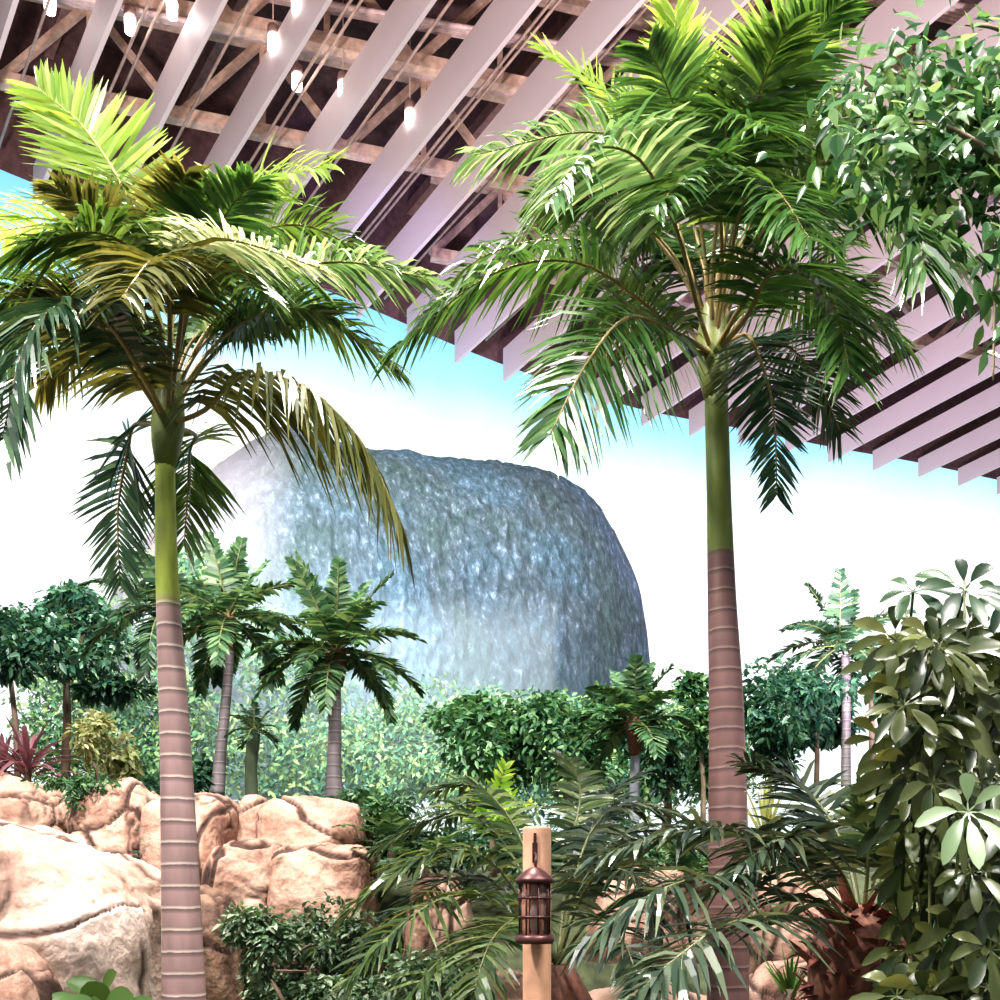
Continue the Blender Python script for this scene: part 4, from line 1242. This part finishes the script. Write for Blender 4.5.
# ------------------------------------------------------------------ small-leaved tree hanging in from the top right
random.seed(81)
YV = 3.6
bv = at(1180, 1000, YV)
bv.z = 0
vt = thing('hanging_ficus', 'small-leaved glossy tree branch mass hanging in at the top right corner', 'tree', bv)
MB().tube([Vector((0, 0, 0)), at(1175, 700, YV) - bv, at(1160, 300, YV) - bv, at(1120, 120, YV) - bv], [.11, .10, .08, .05], 10).build('trunk', M_BARK, vt)
BR = [
    [(1130, 160, 0), (1040, 120, -.1), (950, 90, 0), (850, 62, .1)],
    [(1120, 140, 0), (1050, 60, .1), (1000, 30, .1), (965, 25, .1)],
    [(1130, 180, 0), (1030, 170, -.2), (940, 125, -.2), (870, 130, -.2)],
    [(1140, 220, 0), (1060, 160, .1), (980, 150, .1), (905, 155, .1)],
    [(1140, 240, 0), (1040, 230, -.3), (1000, 260, -.4), (993, 380, -.4)],
    [(1130, 150, 0), (1020, 110, .2), (930, 110, .3), (830, 120, .4)],
    [(1130, 200, 0), (1030, 180, .2), (960, 170, .3), (930, 180, .3)],
    [(1130, 130, 0), (1060, 100, .1), (1010, 80, .1), (960, 130, 0)],
    [(1130, 170, 0), (1040, 140, .1), (960, 120, .2), (890, 150, .3)],
]
for bi, ctrl in enumerate(BR):
    pts = sample_curve([at(a, b_, YV + dy) - bv for a, b_, dy in ctrl], 30)
    bo = MB().tube(pts, [lerp(.018, .003, i / 30) for i in range(31)], 6).build('branch', M_BARK_PALE if bi in (0, 4) else M_BARK, vt)
    mb = MB()
    nl = {1: 26, 4: 60, 0: 420, 3: 240, 5: 360, 6: 80, 7: 120, 8: 340}.get(bi, 280)
    for k in range(nl):
        t = random.uniform(.3, 1) if bi != 4 else random.uniform(.45, 1)
        p = pts[int(t * 30)]
        spread = .26 if bi != 4 else .10
        off = Vector((random.gauss(0, .6), random.gauss(0, .5), random.gauss(-.1, .5))) * spread * (1.15 - .5 * t)
        if bi in (1,):
            off *= .5
        d = Vector((random.gauss(0, .7), random.gauss(-.2, .6), -random.uniform(.2, 1))).normalized()
        nn = Vector((random.gauss(0, .5), -.7, .6))
        s = random.uniform(.06, .1)
        mb.leaf(p + off, d, nn, s, s * .5, .15, .12, ((0, .06), (.2, .7), (.42, 1), (.7, .65), (1, .03)))
    mb.build('leaf_spray', M_VINE, bo)

# ------------------------------------------------------------------ lights
def spot(name, loc, tgt, power, col, size=70, rad=0.5):
    l = bpy.data.lights.new(name, 'SPOT')
    l.energy = power
    l.color = col
    l.spot_size = math.radians(size)
    l.spot_blend = .6
    l.shadow_soft_size = rad
    o = bpy.data.objects.new(name, l)
    o.location = loc
    o.rotation_euler = (Vector(tgt) - Vector(loc)).to_track_quat('-Z', 'Y').to_euler()
    C.objects.link(o)


spot('spot_key', (-7, 1.5, 14), (-1, 9, 2.5), 15000, (1, .95, .88), 95, .6)
spot('spot_key_right', (6, 0, 13), (1.5, 7, 4), 9500, (1, .96, .9), 80, .6)
spot('spot_top', (-1, 9, 15), (0, 8, 3), 9000, (1, .97, .92), 110, .6)
spot('spot_rocks', (-3, 7, 14.5), (-4, 12.5, 2), 4200, (1, .88, .78), 60, .5)
spot('spot_mountain', (-2, 15, 15.5), (-1, 27, 7), 13000, (.85, .95, 1), 80, .8)
spot('spot_forest', (-5, 13, 14), (-5, 22, 4), 13000, (.95, 1, .95), 70, .8)
spot('spot_trees_right', (6, 10, 14.5), (5, 18, 4), 13000, (.95, 1, .95), 70, .8)
spot('spot_fins_left', (-6, 6, 5), (-3, 20, 19), 16000, (1, .85, .88), 90, .8)
spot('spot_fins_right', (6, 12, 4), (11, 26, 18), 12000, (.95, .84, .95), 90, .8)

spot('spot_added_vine', (2.5, .5, 9), (2, 3.6, 4.2), 1600, (1, .98, .95), 70, .4)  # unseen lamp added to brighten the hanging leaves
spot('spot_violet_left', (-3, 20, 13), (-3.5, 27, 17.5), 2600, (.45, .4, 1), 52, .6)
spot('spot_violet_right', (9, 27, 9), (10, 33, 16), 2200, (.5, .42, 1), 120, .6)

w = bpy.data.worlds.new('world')
bpy.context.scene.world = w
w.use_nodes = True
w.node_tree.nodes['Background'].inputs[0].default_value = (.9, .92, 1, 1)
w.node_tree.nodes['Background'].inputs[1].default_value = .6

# ------------------------------------------------------------------ camera and colour
cd = bpy.data.cameras.new('camera')
cd.sensor_width = 36
cd.lens = 36
cd.shift_y = (HZ - 500) / 1000
cd.clip_end = 200
co = bpy.data.objects.new('camera', cd)
co.location = (0, 0, CZ)
co.rotation_euler = (PI / 2, 0, 0)
C.objects.link(co)
sc = bpy.context.scene
sc.camera = co
sc.view_settings.view_transform = 'Standard'
sc.view_settings.look = 'Medium High Contrast'
sc.view_settings.exposure = 0.0
sc.cycles.max_bounces = 6
sc.cycles.transparent_max_bounces = 8
